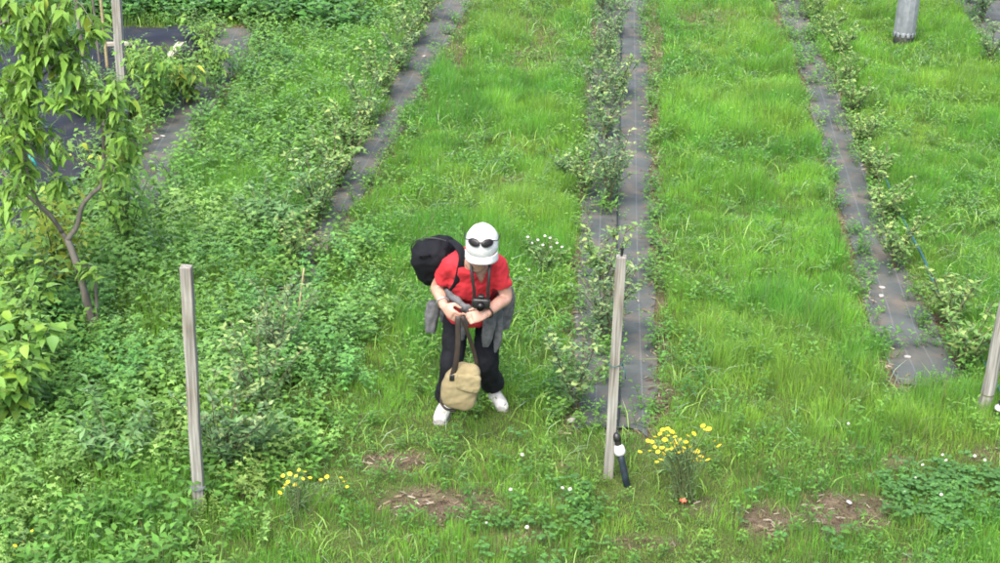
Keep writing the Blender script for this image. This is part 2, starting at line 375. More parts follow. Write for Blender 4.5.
def weed_template(r, H, nst, nlf, L, w, col, tip, kind=4, spread=.12, up=.35):
    tb = TB()
    for s in range(nst):
        az = r.uniform(0, 6.28); rad = r.uniform(0, spread); base = np.array([math.cos(az) * rad * .5, math.sin(az) * rad * .5, 0]); h = H * r.uniform(.7, 1.1)
        top = base + np.array([math.cos(az) * rad, math.sin(az) * rad, h]); stick(base, top, .006, np.array(col) * [.9, .8, .7], tb)
        for k in range(nlf):
            t = .25 + .75 * ((k + r.uniform(0, .8)) / nlf); p = base + (top - base) * t
            yaw = k * 2.4 + r.uniform(-.4, .4); pitch = r.uniform(-.15, .35) + up * t; s_ = r.uniform(.7, 1.15) * (1 - .35 * max(0, t - .75) * 4)
            c = np.array(col) * r.uniform(.75, 1.25); c = c + (np.array(tip) - c) * max(0, t - .6) * 1.5 * r.uniform(.3, 1)
            if kind == 3:                                # lobed leaf: a middle lobe and two side lobes
                Rm = rotm(yaw, pitch, r.uniform(-.5, .5))
                for a_, k_, x_ in ((0, 1., 0.), (.75, .62, .3), (-.75, .62, .3)):
                    V, F = leaf2(L * s_ * k_, w * s_ * (.8 if k_ < 1 else 1), r.uniform(.1, .4), r.uniform(.1, .4)); tb.add((V @ rotm(a_, 0).T + [x_ * L * s_, 0, -.01 * x_]) @ Rm.T + p, F, c)
                continue
            V, F = (leaf4 if kind == 4 else leaf2)(L * s_, w * s_, r.uniform(.1, .4), r.uniform(.05, .4))
            tb.add(V @ rotm(yaw, pitch, r.uniform(-.5, .5)).T + p, F, c)
    return tb.get()
def scatter(name, temps, pos, scale, jit, mat_, label=None, cat=None, stuff=True, tilt=.15, hue=None):
    """place templates (one mesh); jit = brightness jitter; hue (k,3) multiplies colour"""
    k = len(pos); which = rng.integers(0, len(temps), k); Vs, Fs, Cs, n = [], [], [], 0
    yaw = rng.uniform(0, 6.283, k); tx = rng.normal(0, tilt, k); ty = rng.normal(0, tilt, k); br = 1 + rng.uniform(-jit, jit, k)
    for t, (V, F, Cc) in enumerate(temps):
        s = np.where(which == t)[0]
        if not len(s): continue
        c, sn = np.cos(yaw[s])[:, None], np.sin(yaw[s])[:, None]; sc = scale[s][:, None]
        x = (V[:, 0] * c - V[:, 1] * sn); y = (V[:, 0] * sn + V[:, 1] * c); z = np.broadcast_to(V[:, 2], x.shape)
        X = (x + z * tx[s][:, None]) * sc + pos[s, 0][:, None]; Y = (y + z * ty[s][:, None]) * sc + pos[s, 1][:, None]; Z = z * sc + pos[s, 2][:, None]
        Vs.append(np.stack([X, Y, Z], 2).reshape(-1, 3)); Fs.append((F[None] + (np.arange(len(s)) * len(V))[:, None, None] + n).reshape(-1, 3)); n += len(s) * len(V)
        cc = Cc[None] * br[s][:, None, None]
        if hue is not None: cc = cc * hue[s][:, None, :]
        Cs.append(cc.reshape(-1, 3))
    me = new_mesh(name, np.concatenate(Vs), np.concatenate(Fs), np.clip(np.concatenate(Cs), 0, .95))
    o = obj(name, me, mat_)
    if label: tag(o, label, cat)
    if stuff: o['kind'] = 'stuff'
    return o
def candidates(n_per_m2, marg=85, ymax=24.):
    """uniform points over the ground in view plus a margin"""
    x0, x1, y0, y1 = -9.5, 8.0, 5.9, ymax; n = int(n_per_m2 * (x1 - x0) * (y1 - y0))
    x = rng.uniform(x0, x1, n); y = rng.uniform(y0, y1, n); px, py = PX(np.stack([x, y, np.zeros(n)], 1))
    k = (px > -marg) & (px < 1000 + marg) & (py < 615) & (py > -45)
    return x[k], y[k], px[k], py[k]
def keep(p): return rng.random(len(p)) < p
def P3(x, y, dz=0): return np.stack([x, y, gz(x, y) + dz], 1)

# ------------------------------------------------------------------ grass
def blades(name, x, y, h, w, ldir, lean, col, label):
    n = len(x); z0 = gz(x, y) - .01; yaw = rng.uniform(0, math.pi, n)
    ax, ay = np.cos(yaw) * w / 2, np.sin(yaw) * w / 2; dx, dy = np.cos(ldir) * lean, np.sin(ldir) * lean
    V = np.empty((n, 5, 3)); mz = h * (.58 - .05 * lean); tz = h * (1 - .28 * lean)
    V[:, 0] = np.stack([x - ax * .8, y - ay * .8, z0], 1); V[:, 1] = np.stack([x + ax * .8, y + ay * .8, z0], 1)
    mx_, my_ = x + dx * h * .33, y + dy * h * .33
    V[:, 2] = np.stack([mx_ - ax, my_ - ay, z0 + mz], 1); V[:, 3] = np.stack([mx_ + ax, my_ + ay, z0 + mz], 1)
    V[:, 4] = np.stack([x + dx * h, y + dy * h, z0 + tz], 1)
    F = (np.array([[0, 1, 3], [0, 3, 2], [2, 3, 4]])[None] + (np.arange(n) * 5)[:, None, None]).reshape(-1, 3)
    me = new_mesh(name, V.reshape(-1, 3), F, np.repeat(np.clip(col, 0, .9), 5, 0))
    o = obj(name, me, M_grass); o['kind'] = 'stuff'; tag(o, label, 'grass'); return o
GREEN = np.array([.168, .372, .040]); GREEN2 = np.array([.098, .285, .036]); STRAW = np.array([.30, .25, .11])
YEL = np.array([.25, .38, .055])
def lod(y): return np.clip(1.25 - (y - 7.5) * .055, .45, 1.1)
# clump centres: each clump splays outward so the sward shows soft domes
tx_, ty_, _, _ = candidates(34); nT = len(tx_)
trad = rng.uniform(.07, .2, nT); thgt = rng.uniform(.7, 1.25, nT); tcol = rng.normal(0, .13, nT); thue = rng.random(nT)
x, y, px, py = candidates(8100)
p = lod(y) * sm(.0, .10, strip_dist(x, y) + .22 * (vnoise(x, y, .28, 8) - .42)) * (1 - .93 * bare(x, y))
lz = left_zone(x, y); fz = front_zone(x, y)
grassy_left = sm(10.5, 13.5, y) * .75 + .45 * sm(.45, .6, fbm(x, y, 1.3, 14)) * sm(8.6, 10., y)
far_left = sm(-3.9, -4.3, x)
p *= 1 - lz * (1 - np.clip(grassy_left, .32, .8)) ; p *= 1 - .75 * far_left; p *= 1 - .97 * in_bed(x, y); p *= 1 - .2 * fz * (1 - sm(.45, .6, fbm(x, y, .5, 15)))
k = keep(np.clip(p, 0, 1)); x, y, px, py, lz, fz = x[k], y[k], px[k], py[k], lz[k], fz[k]
# pull each blade to a clump
from mathutils import kdtree
kd = kdtree.KDTree(nT)
for i in range(nT): kd.insert((tx_[i], ty_[i], 0), i)
kd.balance()
cell = {}
own = np.empty(len(x), int)
qx = np.round(x / .03).astype(int); qy = np.round(y / .03).astype(int)
for i in range(len(x)):
    key = (qx[i], qy[i]); c_ = cell.get(key)
    if c_ is None: c_ = cell[key] = kd.find((qx[i] * .03, qy[i] * .03, 0))[1]
    own[i] = c_
ox, oy = x - tx_[own], y - ty_[own]; od = np.hypot(ox, oy) / trad[own]
n = len(x)
hh = (.08 + .135 * sm(.38, .66, fbm(x, y, .8, 16))) * thgt[own] * np.clip(1.15 - .28 * od, .55, 1.15)
person_trod = trod(x, y)
hh *= (1 - .55 * fz) * (1 - .9 * person_trod) * (1 + .25 * lz * (y < 13)) * (1 - .35 * bare(x, y)) * rng.uniform(.6, 1.15, n)
hh *= 1 - .45 * sm(.12, -.04, strip_dist(x, y))
hh = np.clip(hh, .03, .34)
ww = rng.uniform(.0017, .0034, n) * (1 + .05 * np.clip(y - 8, 0, 14))
ld = np.arctan2(oy, ox) + rng.normal(0, 1., n); ln = np.clip(.12 + .16 * od + rng.normal(0, .24, n), 0, 1.3)
mixc = np.clip(.5 + .5 * np.sin(6.28 * thue[own]) * .5 + (fbm(x, y, .7, 18) - .5) * 2.2, 0, 1)
col = GREEN2[None] + (GREEN - GREEN2)[None] * mixc[:, None]
ye = sm(.5, .72, fbm(x, y, 1.1, 19)) * .42 + person_trod * .5
col = col + (YEL[None] - col) * ye[:, None]
col *= (1 + tcol[own] + rng.normal(0, .13, n))[:, None]
dry = rng.random(n) < (.025 + .15 * bare(x, y) + .09 * fz); col[dry] = STRAW * rng.uniform(.5, 1.1, dry.sum())[:, None]
blades('lane_grass', x, y, hh, ww, ld, ln, col, 'fine bright green grass filling the lanes between the rows')
nblades = n

# the same sward carried on past the picture: one square metre of it, repeated over the surrounding field
n = 4200; u_, v_ = rng.uniform(-.58, .58, n), rng.uniform(-.58, .58, n); tcx, tcy = 6.5, 9.5
mixc = np.clip(.5 + (fbm(u_, v_, .3, 71) - .5) * 2.2, 0, 1); colr = (GREEN2[None] + (GREEN - GREEN2)[None] * mixc[:, None]) * (1 + rng.normal(0, .14, n))[:, None]
tile = blades('field_grass', tcx + u_, tcy + v_, (.07 + .14 * fbm(u_, v_, .35, 72)) * rng.uniform(.6, 1.2, n), rng.uniform(.002, .0045, n), rng.uniform(0, 6.28, n), np.abs(rng.normal(.2, .3, n)), colr, 'grass of the field to the right, outside the picture')
for v in tile.data.vertices: v.co.x -= tcx; v.co.y -= tcy
tile.location = (tcx, tcy, 0)
cgx, cgy = np.meshgrid(np.arange(-11.5, 11.6, 1.), np.arange(2.5, 31.6, 1.)); cgx, cgy = cgx.ravel(), cgy.ravel()
cpx, cpy = PX(np.stack([cgx, cgy, 0 * cgx], 1)); edge_m = 85 - .35 * FPX / np.maximum(cgy, 3)
kk = ~((cpx > -edge_m) & (cpx < 1000 + edge_m) & (cpy < 600) & (cpy > -40)) & (strip_dist(cgx, cgy) > .3) & ~((np.abs(cgx - tcx) < .6) & (np.abs(cgy - tcy) < .6))
pm = new_mesh('surrounding_grass', np.stack([cgx[kk], cgy[kk], gz(cgx[kk], cgy[kk])], 1), [])
so_ = obj('surrounding_grass', pm); so_['kind'] = 'stuff'; tag(so_, 'grass of the field all round, outside the picture', 'grass')
ng = bpy.data.node_groups.new('surrounding_grass', 'GeometryNodeTree'); ng.interface.new_socket('Geometry', in_out='INPUT', socket_type='NodeSocketGeometry'); ng.interface.new_socket('Geometry', in_out='OUTPUT', socket_type='NodeSocketGeometry')
gi, go, ip, oi_, rv = (ng.nodes.new(t) for t in ('NodeGroupInput', 'NodeGroupOutput', 'GeometryNodeInstanceOnPoints', 'GeometryNodeObjectInfo', 'FunctionNodeRandomValue'))
oi_.inputs['Object'].default_value = tile; rv.data_type = 'FLOAT_VECTOR'; rv.inputs[0].default_value = (0, 0, 0); rv.inputs[1].default_value = (0, 0, 6.283)
ng.links.new(gi.outputs[0], ip.inputs['Points']); ng.links.new(oi_.outputs['Geometry'], ip.inputs['Instance']); ng.links.new(rv.outputs[0], ip.inputs['Rotation']); ng.links.new(ip.outputs[0], go.inputs[0])
so_.modifiers.new('grass', 'NODES').node_group = ng

# broad arching grass blades, lighter, mixed in
x, y, px, py = candidates(420)
p = lod(y) * sm(0, .1, strip_dist(x, y)) * (1 - .9 * bare(x, y)) * (.15 + .85 * sm(.4, .6, fbm(x, y, .6, 22))); p *= (1 - .75 * left_zone(x, y)) * (1 - .9 * trod(x, y))
k = keep(np.clip(p, 0, 1)); x, y = x[k], y[k]; n = len(x)
col = (np.array([.21, .36, .07])[None] + rng.normal(0, .012, (n, 1))) * rng.uniform(.75, 1.25, (n, 1))
blades('coarse_grass', x, y, rng.uniform(.08, .2, n) * (1 - .3 * front_zone(x, y)), rng.uniform(.004, .009, n), rng.uniform(0, 6.28, n), rng.uniform(.5, 1.6, n), col, 'broad arching pale grass blades scattered through the lanes')

# ------------------------------------------------------------------ broad-leaved ground cover
rr = np.random.default_rng(21)
WEEDC, WEEDT = (.175, .345, .075), (.27, .455, .12)
tall = [weed_template(rr, .34, rr.integers(3, 5), rr.integers(11, 15), rr.uniform(.05, .075), rr.uniform(.014, .022), WEEDC, WEEDT, kind=3, spread=.11) for _ in range(6)] + [weed_template(rr, .3, 4, 12, .05, .02, WEEDC, WEEDT, spread=.11) for _ in range(3)]
x, y, px, py = candidates(62)
lz = left_zone(x, y); near = sm(13.5, 11., y)
p = lz * (.22 + .78 * near) * sm(-.02, .1, strip_dist(x, y)) * sm(-4.4, -4.0, x - .25 * (y < 12)) * (1 - bare(x, y)); p = np.where((y < 11.5) & (x < -3.9), lz * (1 - bare(x, y)) * .9, p); p = np.where(in_bed(x, y), .3 * sm(.45, .6, fbm(x, y, .9, 63)), p)
p *= .55 + .45 * sm(.35, .55, fbm(x, y, .8, 31))
k = keep(np.clip(p, 0, 1)); x, y = x[k], y[k]
s = (.5 + .65 * fbm(x, y, 1.0, 33)) * rng.uniform(.75, 1.2, len(x)) * np.where((np.abs(x + 2.13) < .4) & (y < 7.75), .5, 1.) * np.where(y > 11.8, .75, 1.)
hue = np.ones((len(x), 3)); q = fbm(x, y, 1.2, 35)[:, None]; hue = hue * (1 + (q - .5) * np.array([1.3, .45, .5])); hue[:, 2] *= 1.1
scatter('broadleaf_weeds', tall, P3(x, y, -.01), s, .2, M_leaf, 'dense knee high leafy weeds covering the left of the plot', 'weeds', hue=hue)
# smaller leafy herbs under and between, everywhere but the fabric
low = [weed_template(rr, .13, rr.integers(2, 4), rr.integers(6, 9), rr.uniform(.028, .042), rr.uniform(.012, .02), (.10, .235, .038), (.175, .335, .065), kind=2, spread=.07) for _ in range(6)]
x, y, px, py = candidates(190)
lz = left_zone(x, y); fz = front_zone(x, y)
p = sm(-.03, .06, strip_dist(x, y)) * (1 - .92 * in_bed(x, y)) * (1 - .9 * bare(x, y)) * np.maximum(np.maximum(.5 * lz, .12 * fz), .10 + .45 * sm(.5, .66, fbm(x, y, .7, 41))) * lod(y) * (1 - .9 * trod(x, y))
sdv = strip_dist(x, y) + .16 * (vnoise(x, y, .3, 45) - .5); border = sm(.16, .03, sdv) * .6 * (1 - .9 * trod(x, y)); p = np.maximum(p, border * (sdv > -.05))
k = keep(np.clip(p, 0, 1)); x, y, lz = x[k], y[k], lz[k]
s = rng.uniform(.6, 1.3, len(x)) * (1 + .5 * lz) * (1 + .25 * (1 - front_zone(x, y))); q = fbm(x, y, .8, 44)[:, None]
scatter('small_herbs', low, P3(x, y, -.005), s, .25, M_leaf, 'small leafy herbs growing through the grass', 'herbs', hue=1 + (q - .5) * np.array([1.0, .4, .3]))
# tall herb bunches standing out of the lane grass
x, y, px, py = candidates(5)
p = sm(.05, .2, strip_dist(x, y)) * (1 - trod(x, y)) * (1 - left_zone(x, y)) * (1 - bare(x, y)) * .5 * sm(.45, .6, fbm(x, y, 1.4, 47)) * (1 - .5 * front_zone(x, y))
k = keep(p); x, y = x[k], y[k]
scatter('lane_herbs', low, P3(x, y, 0), rng.uniform(1.1, 1.7, len(x)), .2, M_leaf, 'taller pale leafy herbs dotted about the grass lanes', 'herbs')

# weeds along the planting slit of the middle and right strips
ys = rng.uniform(8.8, 24, 900); xs = np.where(rng.random(900) < .62, .17 + .02 * rng.normal(size=900), 2.44) + rng.normal(0, .05, 900)
k = (sm(.42, .6, fbm(xs, ys, .5, 49)) > rng.random(900)) & ((xs < 1) | (ys > 10.2)); xs, ys = xs[k], ys[k]
scatter('strip_weeds', low, P3(xs, ys, .01), rng.uniform(.6, 1.5, len(xs)), .25, M_leaf, 'small weeds sprouting through the planting slits of the strips', 'weeds')

# clover with white flower heads, front right and in the near sward
def clover_template(r, flower):
    tb = TB()
    for s in range(5):
        az = r.uniform(0, 6.28); rad = r.uniform(.0, .05); top = np.array([math.cos(az) * rad, math.sin(az) * rad, r.uniform(.05, .10)])
        stick(top * [.5, .5, 0], top, .003, (.08, .16, .05), tb); y0 = r.uniform(0, 6.28)
        for k in range(3):
            V, F = leaf4(.024, .024, .15, .1); V[4, 0] *= .85
            tb.add(V @ rotm(y0 + k * 2.094, r.uniform(-.1, .2)).T + top, F, np.array([.085, .21, .05]) * r.uniform(.75, 1.3))
    return tb.get()
def flower_template(r, rad=.011, col=(.5, .52, .42), H=.12):
    tb = TB(); top = np.array([r.normal(0, .02), r.normal(0, .02), H]); stick([0, 0, 0], top, .003, (.1, .18, .06), tb)
    V, F = superell(rad, rad, rad * .8, 1, 1, 6, 4); F3 = []
    for f in F: F3 += [[f[0], f[i], f[i + 1]] for i in range(1, len(f) - 1)]
    tb.add(V + top, np.array(F3), col); return tb.get()
clov = [clover_template(rr, False) for _ in range(5)]; heads = [flower_template(rr, H=h) for h in (.10, .12, .14)]
x, y, px, py = candidates(330)
d = ((px - 955) / 75) ** 2 + ((py - 500) / 34) ** 2; d2 = ((px - 545) / 75) ** 2 + ((py - 530) / 25) ** 2
p = np.maximum(sm(1.5, .6, d + .9 * (fbm(x, y, .4, 51) - .5)), .3 * sm(1.5, .5, d2 + (fbm(x, y, .4, 52) - .5)))
p = np.maximum(p, .08 * front_zone(x, y) * sm(.5, .65, fbm(x, y, .5, 53))) * (1 - bare(x, y)) * (1 - trod(x, y))
k = keep(np.clip(p, 0, 1)); x, y = x[k], y[k]
scatter('clover', clov, P3(x, y, .0), rng.uniform(.65, 1.15, len(x)), .2, M_leaf, 'dark green clover patch at the bottom right edge', 'clover')
f = rng.random(len(x)) < .065
scatter('clover_flowers', heads, P3(x[f], y[f], .0), rng.uniform(.7, 1.25, f.sum()), .1, M_petal, 'tiny white clover flower heads in the near grass', 'flowers')

# straw, chips and crumbs of soil on the bare patches
chipT = []
for i in range(6):
    tb = TB(); L = rr.uniform(.012, .045); w = rr.uniform(.003, .009); c = [(.22, .18, .115), (.17, .13, .085), (.28, .25, .19), (.10, .075, .05), (.13, .10, .07), (.07, .052, .036)][i]
    V = np.array([[-L / 2, -w / 2, .002], [L / 2, -w / 3, .006], [L / 2, w / 3, .008], [-L / 2, w / 2, .004], [0, 0, .012]]); tb.add(V, np.array([[0, 1, 4], [1, 2, 4], [2, 3, 4], [3, 0, 4]]), c); chipT.append(tb.get())
x, y, px, py = candidates(900)
sdist = strip_dist(x, y)
p = np.maximum(bare(x, y) * .8, .5 * sm(.16, .05, np.abs(sdist)) ) * lod(y); p = np.where(sdist < -.02, .02 + .25 * sm(-.12, -.02, sdist), p)
k = keep(np.clip(p, 0, 1)); x, y = x[k], y[k]
scatter('straw_litter', chipT, P3(x, y, np.where(strip_dist(x, y) < 0, .016, .004)), rng.uniform(.5, 1.4, len(x)), .35, M_petal, 'straw and wood chips littering the bare soil', 'litter')

# dense dark low crop at the top left
x, y, px, py = candidates(70, ymax=26)
p = sm(17.3, 17.7, y + .15 * (fbm(x, y, .6, 61) - .5)) * sm(-2.5, -3.2, x + (y - 18) * .3)
k = keep(np.clip(p, 0, 1)); x, y = x[k], y[k]
rnd = [weed_template(rr, .2, 3, 6, .07, .055, (.07, .2, .04), (.13, .29, .06), spread=.12) for _ in range(4)]
scatter('leafy_crop', rnd, P3(x, y, 0), rng.uniform(1.1, 1.9, len(x)), .25, M_leaf, 'dense dark green leafy crop across the top left corner', 'crop')

# ------------------------------------------------------------------ bushes (blueberry-like), each a thing of its own
def bush_meshes(seed, H, spread, nc, nleaf, L, w, col, tip, tipfrac=.35, leaf=leaf4, updown=.3):
    r = np.random.default_rng(seed); st = MB(); tb = TB(); tips = []
    for c in range(nc):
        az = c * 2.4 + r.uniform(-.5, .5); rad = spread * r.uniform(.35, 1.); h = H * r.uniform(.6, 1.05)
        P = np.array([[math.cos(az) * rad * t ** 1.3 + r.normal(0, .012), math.sin(az) * rad * t ** 1.3 + r.normal(0, .012), h * t] for t in (0, .3, .6, 1.)])
        P[0] = [r.normal(0, .02), r.normal(0, .02), -.03]; Q = smoothpath(P, 3); st.add(*tube(Q, np.linspace(.006, .0025, len(Q)), 5))
        for bq in range(4):
            t = r.uniform(.35, .95); i = int(t * (len(Q) - 1)); a2 = az + r.normal(0, 1.1); l2 = H * r.uniform(.15, .34)
            e = Q[i] + np.array([math.cos(a2) * l2 * .7, math.sin(a2) * l2 * .7, l2 * r.uniform(.4, 1.)]); st.add(*tube([Q[i], (Q[i] + e) / 2 + [0, 0, .01], e], [.003, .0025, .002], 4)); tips.append((Q[i], e))
        tips.append((Q[len(Q) // 2], Q[-1])); tips.append((Q[2], Q[len(Q) // 2 + 1])); tips.append((Q[1] * [2.2, 2.2, 1], Q[4] * [1.5, 1.5, 1]))
    for k in range(nleaf):
        a, e = tips[r.integers(0, len(tips))]; t = r.uniform(.1, 1.05) ** .6; p = a + (e - a) * t
        s_ = r.uniform(.65, 1.2); V, F = leaf(L * s_, w * s_, r.uniform(.1, .4), r.uniform(0, .3))
        c = np.array(col) * r.uniform(.7, 1.3)
        if t > .75 and r.random() < tipfrac * 1.6: c = np.array(tip) * r.uniform(.8, 1.15)
        tb.add(V @ rotm(r.uniform(0, 6.28), r.uniform(-.3, .9) * updown / .3 * .8, r.uniform(-.7, .7)).T + p, F, c)
    return st.mesh('stems', True), new_mesh('foliage', *tb.get())
BB = [bush_meshes(100 + i, h, sp, nc, nl, .052, .025, c, t) for i, (h, sp, nc, nl, c, t) in enumerate([
    (.62, .26, 8, 560, (.125, .235, .085), (.28, .39, .13)), (.75, .28, 8, 620, (.14, .235, .10), (.28, .37, .16)), (.5, .26, 8, 480, (.14, .26, .075), (.30, .41, .12)),
    (.42, .24, 8, 430, (.145, .27, .07), (.29, .40, .12)), (.68, .32, 9, 620, (.12, .225, .09), (.26, .36, .15)), (.85, .28, 9, 740, (.13, .235, .10), (.28, .37, .16))])]
def plant(name, label, cat, loc, meshes, scale=1., rz=0, group=None, mats=(M_twig, M_leaf), sz=1.):
    t = thing(name, label, cat, loc, group, rz); t.scale = (scale, scale, scale * sz)
    obj('stems', meshes[0], mats[0], t); f = obj('foliage', meshes[1], mats[1], t); f['kind'] = 'stuff'; return t
ORD = ['nearest', 'second', 'third', 'fourth', 'fifth', 'sixth', 'seventh', 'eighth', 'ninth', 'tenth', 'eleventh', 'twelfth', 'thirteenth']
def row(pts, rowname, group, g=0):
    for i, (px, py, v, s) in enumerate(pts):
        p = GG(px, py)
        plant('blueberry_bush', f'{ORD[i]} blueberry bush, counted from the camera, in the {rowname}', 'bush', p, BB[v], s, random.uniform(0, 6.28), group)
row([(575, 412, 0, .95), (607, 345, 1, .95), (604, 290, 2, 1.), (607, 208, 5, .9), (585, 196, 2, .8), (606, 140, 0, .9), (598, 108, 4, .85), (618, 98, 2, .9), (604, 66, 1, .75), (612, 40, 4, .8), (600, 16, 5, .7), (612, -12, 1, .8)], 'middle row of leafy bushes', 'blueberry bushes of the middle row')
row([(965, 372, 3, 1.2), (948, 326, 3, 1.15), (893, 268, 2, .95), (884, 224, 3, 1.05), (875, 186, 3, 1.), (862, 148, 3, 1.), (853, 116, 3, 1.05), (846, 88, 2, .8), (838, 62, 3, 1.1), (828, 40, 3, 1.), (816, 20, 2, .8), (806, 4, 2, .9)], 'right hand row beside the teal hose', 'blueberry bushes of the right row')
row([(225, 470, 4, .95), (262, 420, 0, 1.), (278, 372, 1, .9), (300, 270, 2, .9), (318, 222, 0, .95), (338, 188, 3, 1.3), (352, 158, 2, 1.05), (366, 128, 0, .9), (382, 100, 2, 1.1), (398, 72, 4, .85), (412, 46, 2, 1.1), (428, 22, 1, .9), (440, -2, 5, .8)], 'left row slanting up behind the person', 'blueberry bushes of the left row')
row([(990, 64, 4, .8), (1012, 96, 0, .9), (982, 22, 4, 1.), (968, 4, 2, 1.1)], 'far right row beyond the steel pole', 'blueberry bushes of the far right row')
WW = bush_meshes(140, .35, .2, 8, 420, .05, .022, (.12, .23, .08), (.24, .34, .15), .3)
plant('leafy_weed', 'pale leafy weed crowded against the left edge of the middle strip', 'weed', GG(566, 180), WW, .8, 1., mats=(M_greenstem, M_leaf))
DW = bush_meshes(141, .5, .36, 11, 640, .085, .03, (.12, .25, .08), (.19, .33, .13), .3)
plant('leafy_weed', 'dark clump of long leaved weed amid the left growth, right of the sapling', 'weed', GG(272, 238), DW, .95, 0., mats=(M_greenstem, M_leaf))
plant('leafy_weed', 'bluish leafy weed clump left of the front left stake', 'weed', GG(120, 470), DW, .9, 2., mats=(M_greenstem, M_leaf))
plant('leafy_weed', 'leafy weed clump standing right of the front left stake', 'weed', GG(248, 462), DW, .8, 4., mats=(M_greenstem, M_leaf))
# white flowered herb left of the middle row
wf = thing('white_flowered_herb', 'bushy herb with small white flower heads right of the red shirt', 'plant', GG(543, 275))
wm = bush_meshes(150, .28, .22, 9, 380, .035, .018, (.13, .26, .07), (.2, .33, .1), .4)
obj('stems', wm[0], M_greenstem, wf); q = obj('foliage', wm[1], M_leaf, wf); q['kind'] = 'stuff'
whead = MB().add(*superell(.012, .012, .009, 1, 1, 8, 5)).mesh('flower_head', True)
M_wpet = simple('white_petals', (.62, .66, .55), (.75, .77, .68), 60, .8)
for (a, b_) in [(528, 237), (532, 243), (538, 240), (545, 236), (550, 238), (557, 243), (562, 247), (530, 241), (543, 245), (551, 247), (529, 270)]:
    p = onY(a, b_, wf.location[1] + random.uniform(-.1, .12)) - np.array(wf.location); p[2] = max(p[2], .06)
    f = obj('flower_head', whead, M_wpet, wf, p); sv = np.linspace(0, 1, 3)[:, None]
    obj('flower_stalk', MB().add(*tube(np.array([p[0] * .4, p[1] * .4, 0]) * (1 - sv) + p * sv, .002, 4)).mesh('flower_stalk'), M_greenstem, wf)

# yellow-flowered plants
M_yel = simple('yellow_petals', (.85, .60, .015), (.95, .78, .03), 80, .7)
def yhead():
    mb = MB(); n = 9
    for k in range(n):
        a = k * 2 * math.pi / n; c, s = math.cos(a), math.sin(a)
        V = np.array([[.004, -.002, .002], [.016, -.006, .004], [.022, 0, .001], [.016, .006, .004], [.004, .002, .002]]); Rm = np.array([[c, -s, 0], [s, c, 0], [0, 0, 1]])
        mb.add(V @ Rm.T, [[0, 1, 2, 3, 4]])
    mb.add(*superell(.007, .007, .006, 1, 1, 7, 4)); return mb.mesh('flower_head')
YH = yhead()
def yellow_plant(px, py, heads, label, H, seed, s=1., hs=1.):
    r = np.random.default_rng(seed); base = GG(px, py); t = thing('yellow_flowered_plant', label, 'plant', base); tb = TB()
    st = MB()
    for (a, b_) in heads:
        p = onY(a, b_, base[1] + r.uniform(-.12, .12)) - base; p[2] = np.clip(p[2], .1, .8)
        root = np.array([r.normal(0, .03), r.normal(0, .03), -.02]); mid = root * .4 + p * .6 + np.array([-p[0] * .15, -p[1] * .15, .03])
        Q = smoothpath([root, mid, p], 4); st.add(*tube(Q, np.linspace(.0032, .0018, len(Q)), 4))
        for k in range(10):
            q = Q[r.integers(1, len(Q) - 1)]; V, F = leaf2(r.uniform(.03, .075), .008, .2, .2); tb.add(V @ rotm(r.uniform(0, 6.28), r.uniform(0, .9)).T + q, F, np.array([.14, .235, .09]) * r.uniform(.7, 1.3))
        f = obj('flower_head', YH, M_yel, t, p); f.scale = (hs * r.uniform(.8, 1.25),) * 3; f.rotation_euler = (r.normal(.25, .3), r.normal(0, .3), r.uniform(0, 6))
    obj('stems', st.mesh('stems', True), M_greenstem, t); q = obj('foliage', new_mesh('foliage', *tb.get()), M_leaf, t); q['kind'] = 'stuff'; return t
r_ = np.random.default_rng(5)
H1 = [(660, 434), (663, 430), (668, 429), (672, 432), (675, 437), (655, 437), (665, 440), (671, 443), (677, 446), (680, 440), (686, 442), (684, 448), (690, 447), (692, 452), (697, 452), (701, 457), (695, 460), (700, 461), (706, 430), (703, 426), (709, 429), (662, 448), (658, 452), (667, 450), (672, 449), (678, 453), (652, 442), (648, 441), (657, 462), (661, 460), (650, 451), (688, 436), (694, 434), (715, 441), (719, 446), (640, 452), (668, 436), (676, 442), (682, 452), (690, 456), (708, 460), (655, 447), (664, 454), (674, 433)]
yellow_plant(684, 503, H1, 'tall plant with many bright yellow flower heads right of the middle stake', .5, 1, hs=.78)
H2 = [(278, 480), (283, 476), (290, 474), (296, 476), (303, 479), (288, 482), (295, 485), (300, 488), (284, 488), (310, 478), (321, 480), (327, 477), (344, 482), (347, 487), (341, 478), (292, 491), (280, 493), (305, 472), (299, 470), (286, 485)]
yellow_plant(297, 515, H2, 'pale yellow flowered plant between the left stake and the bare soil', .3, 2, hs=.6)
yellow_plant(22, 563, [(15, 546), (22, 542), (32, 531), (8, 553), (27, 552), (14, 556), (34, 540)], 'small plant with few yellow flowers in the bottom left corner', .2, 3, hs=.5)
# single red flower
rp = GG(683, 516); rf = thing('red_flower', 'single orange red flower at the foot of the yellow flowered plant', 'flower', rp)
M_red = simple('orange_red_petals', (.62, .10, .05), (.75, .18, .09), 60, .7)
pz = onY(683, 503, rp[1]) - rp; mb = MB()
for k in range(5):
    a = k * 1.2566; Rm = rotm(a, .6); mb.add((np.array([[0, 0, 0], [.018, -.014, .0], [.03, 0, .006], [.018, .014, 0]])) @ Rm.T, [[0, 1, 2, 3]])
obj('petals', mb.mesh('petals'), M_red, rf, pz); obj('stem', MB().add(*tube([[0, 0, -.02], pz * .5, pz], .0025, 5)).mesh('stem'), M_greenstem, rf)

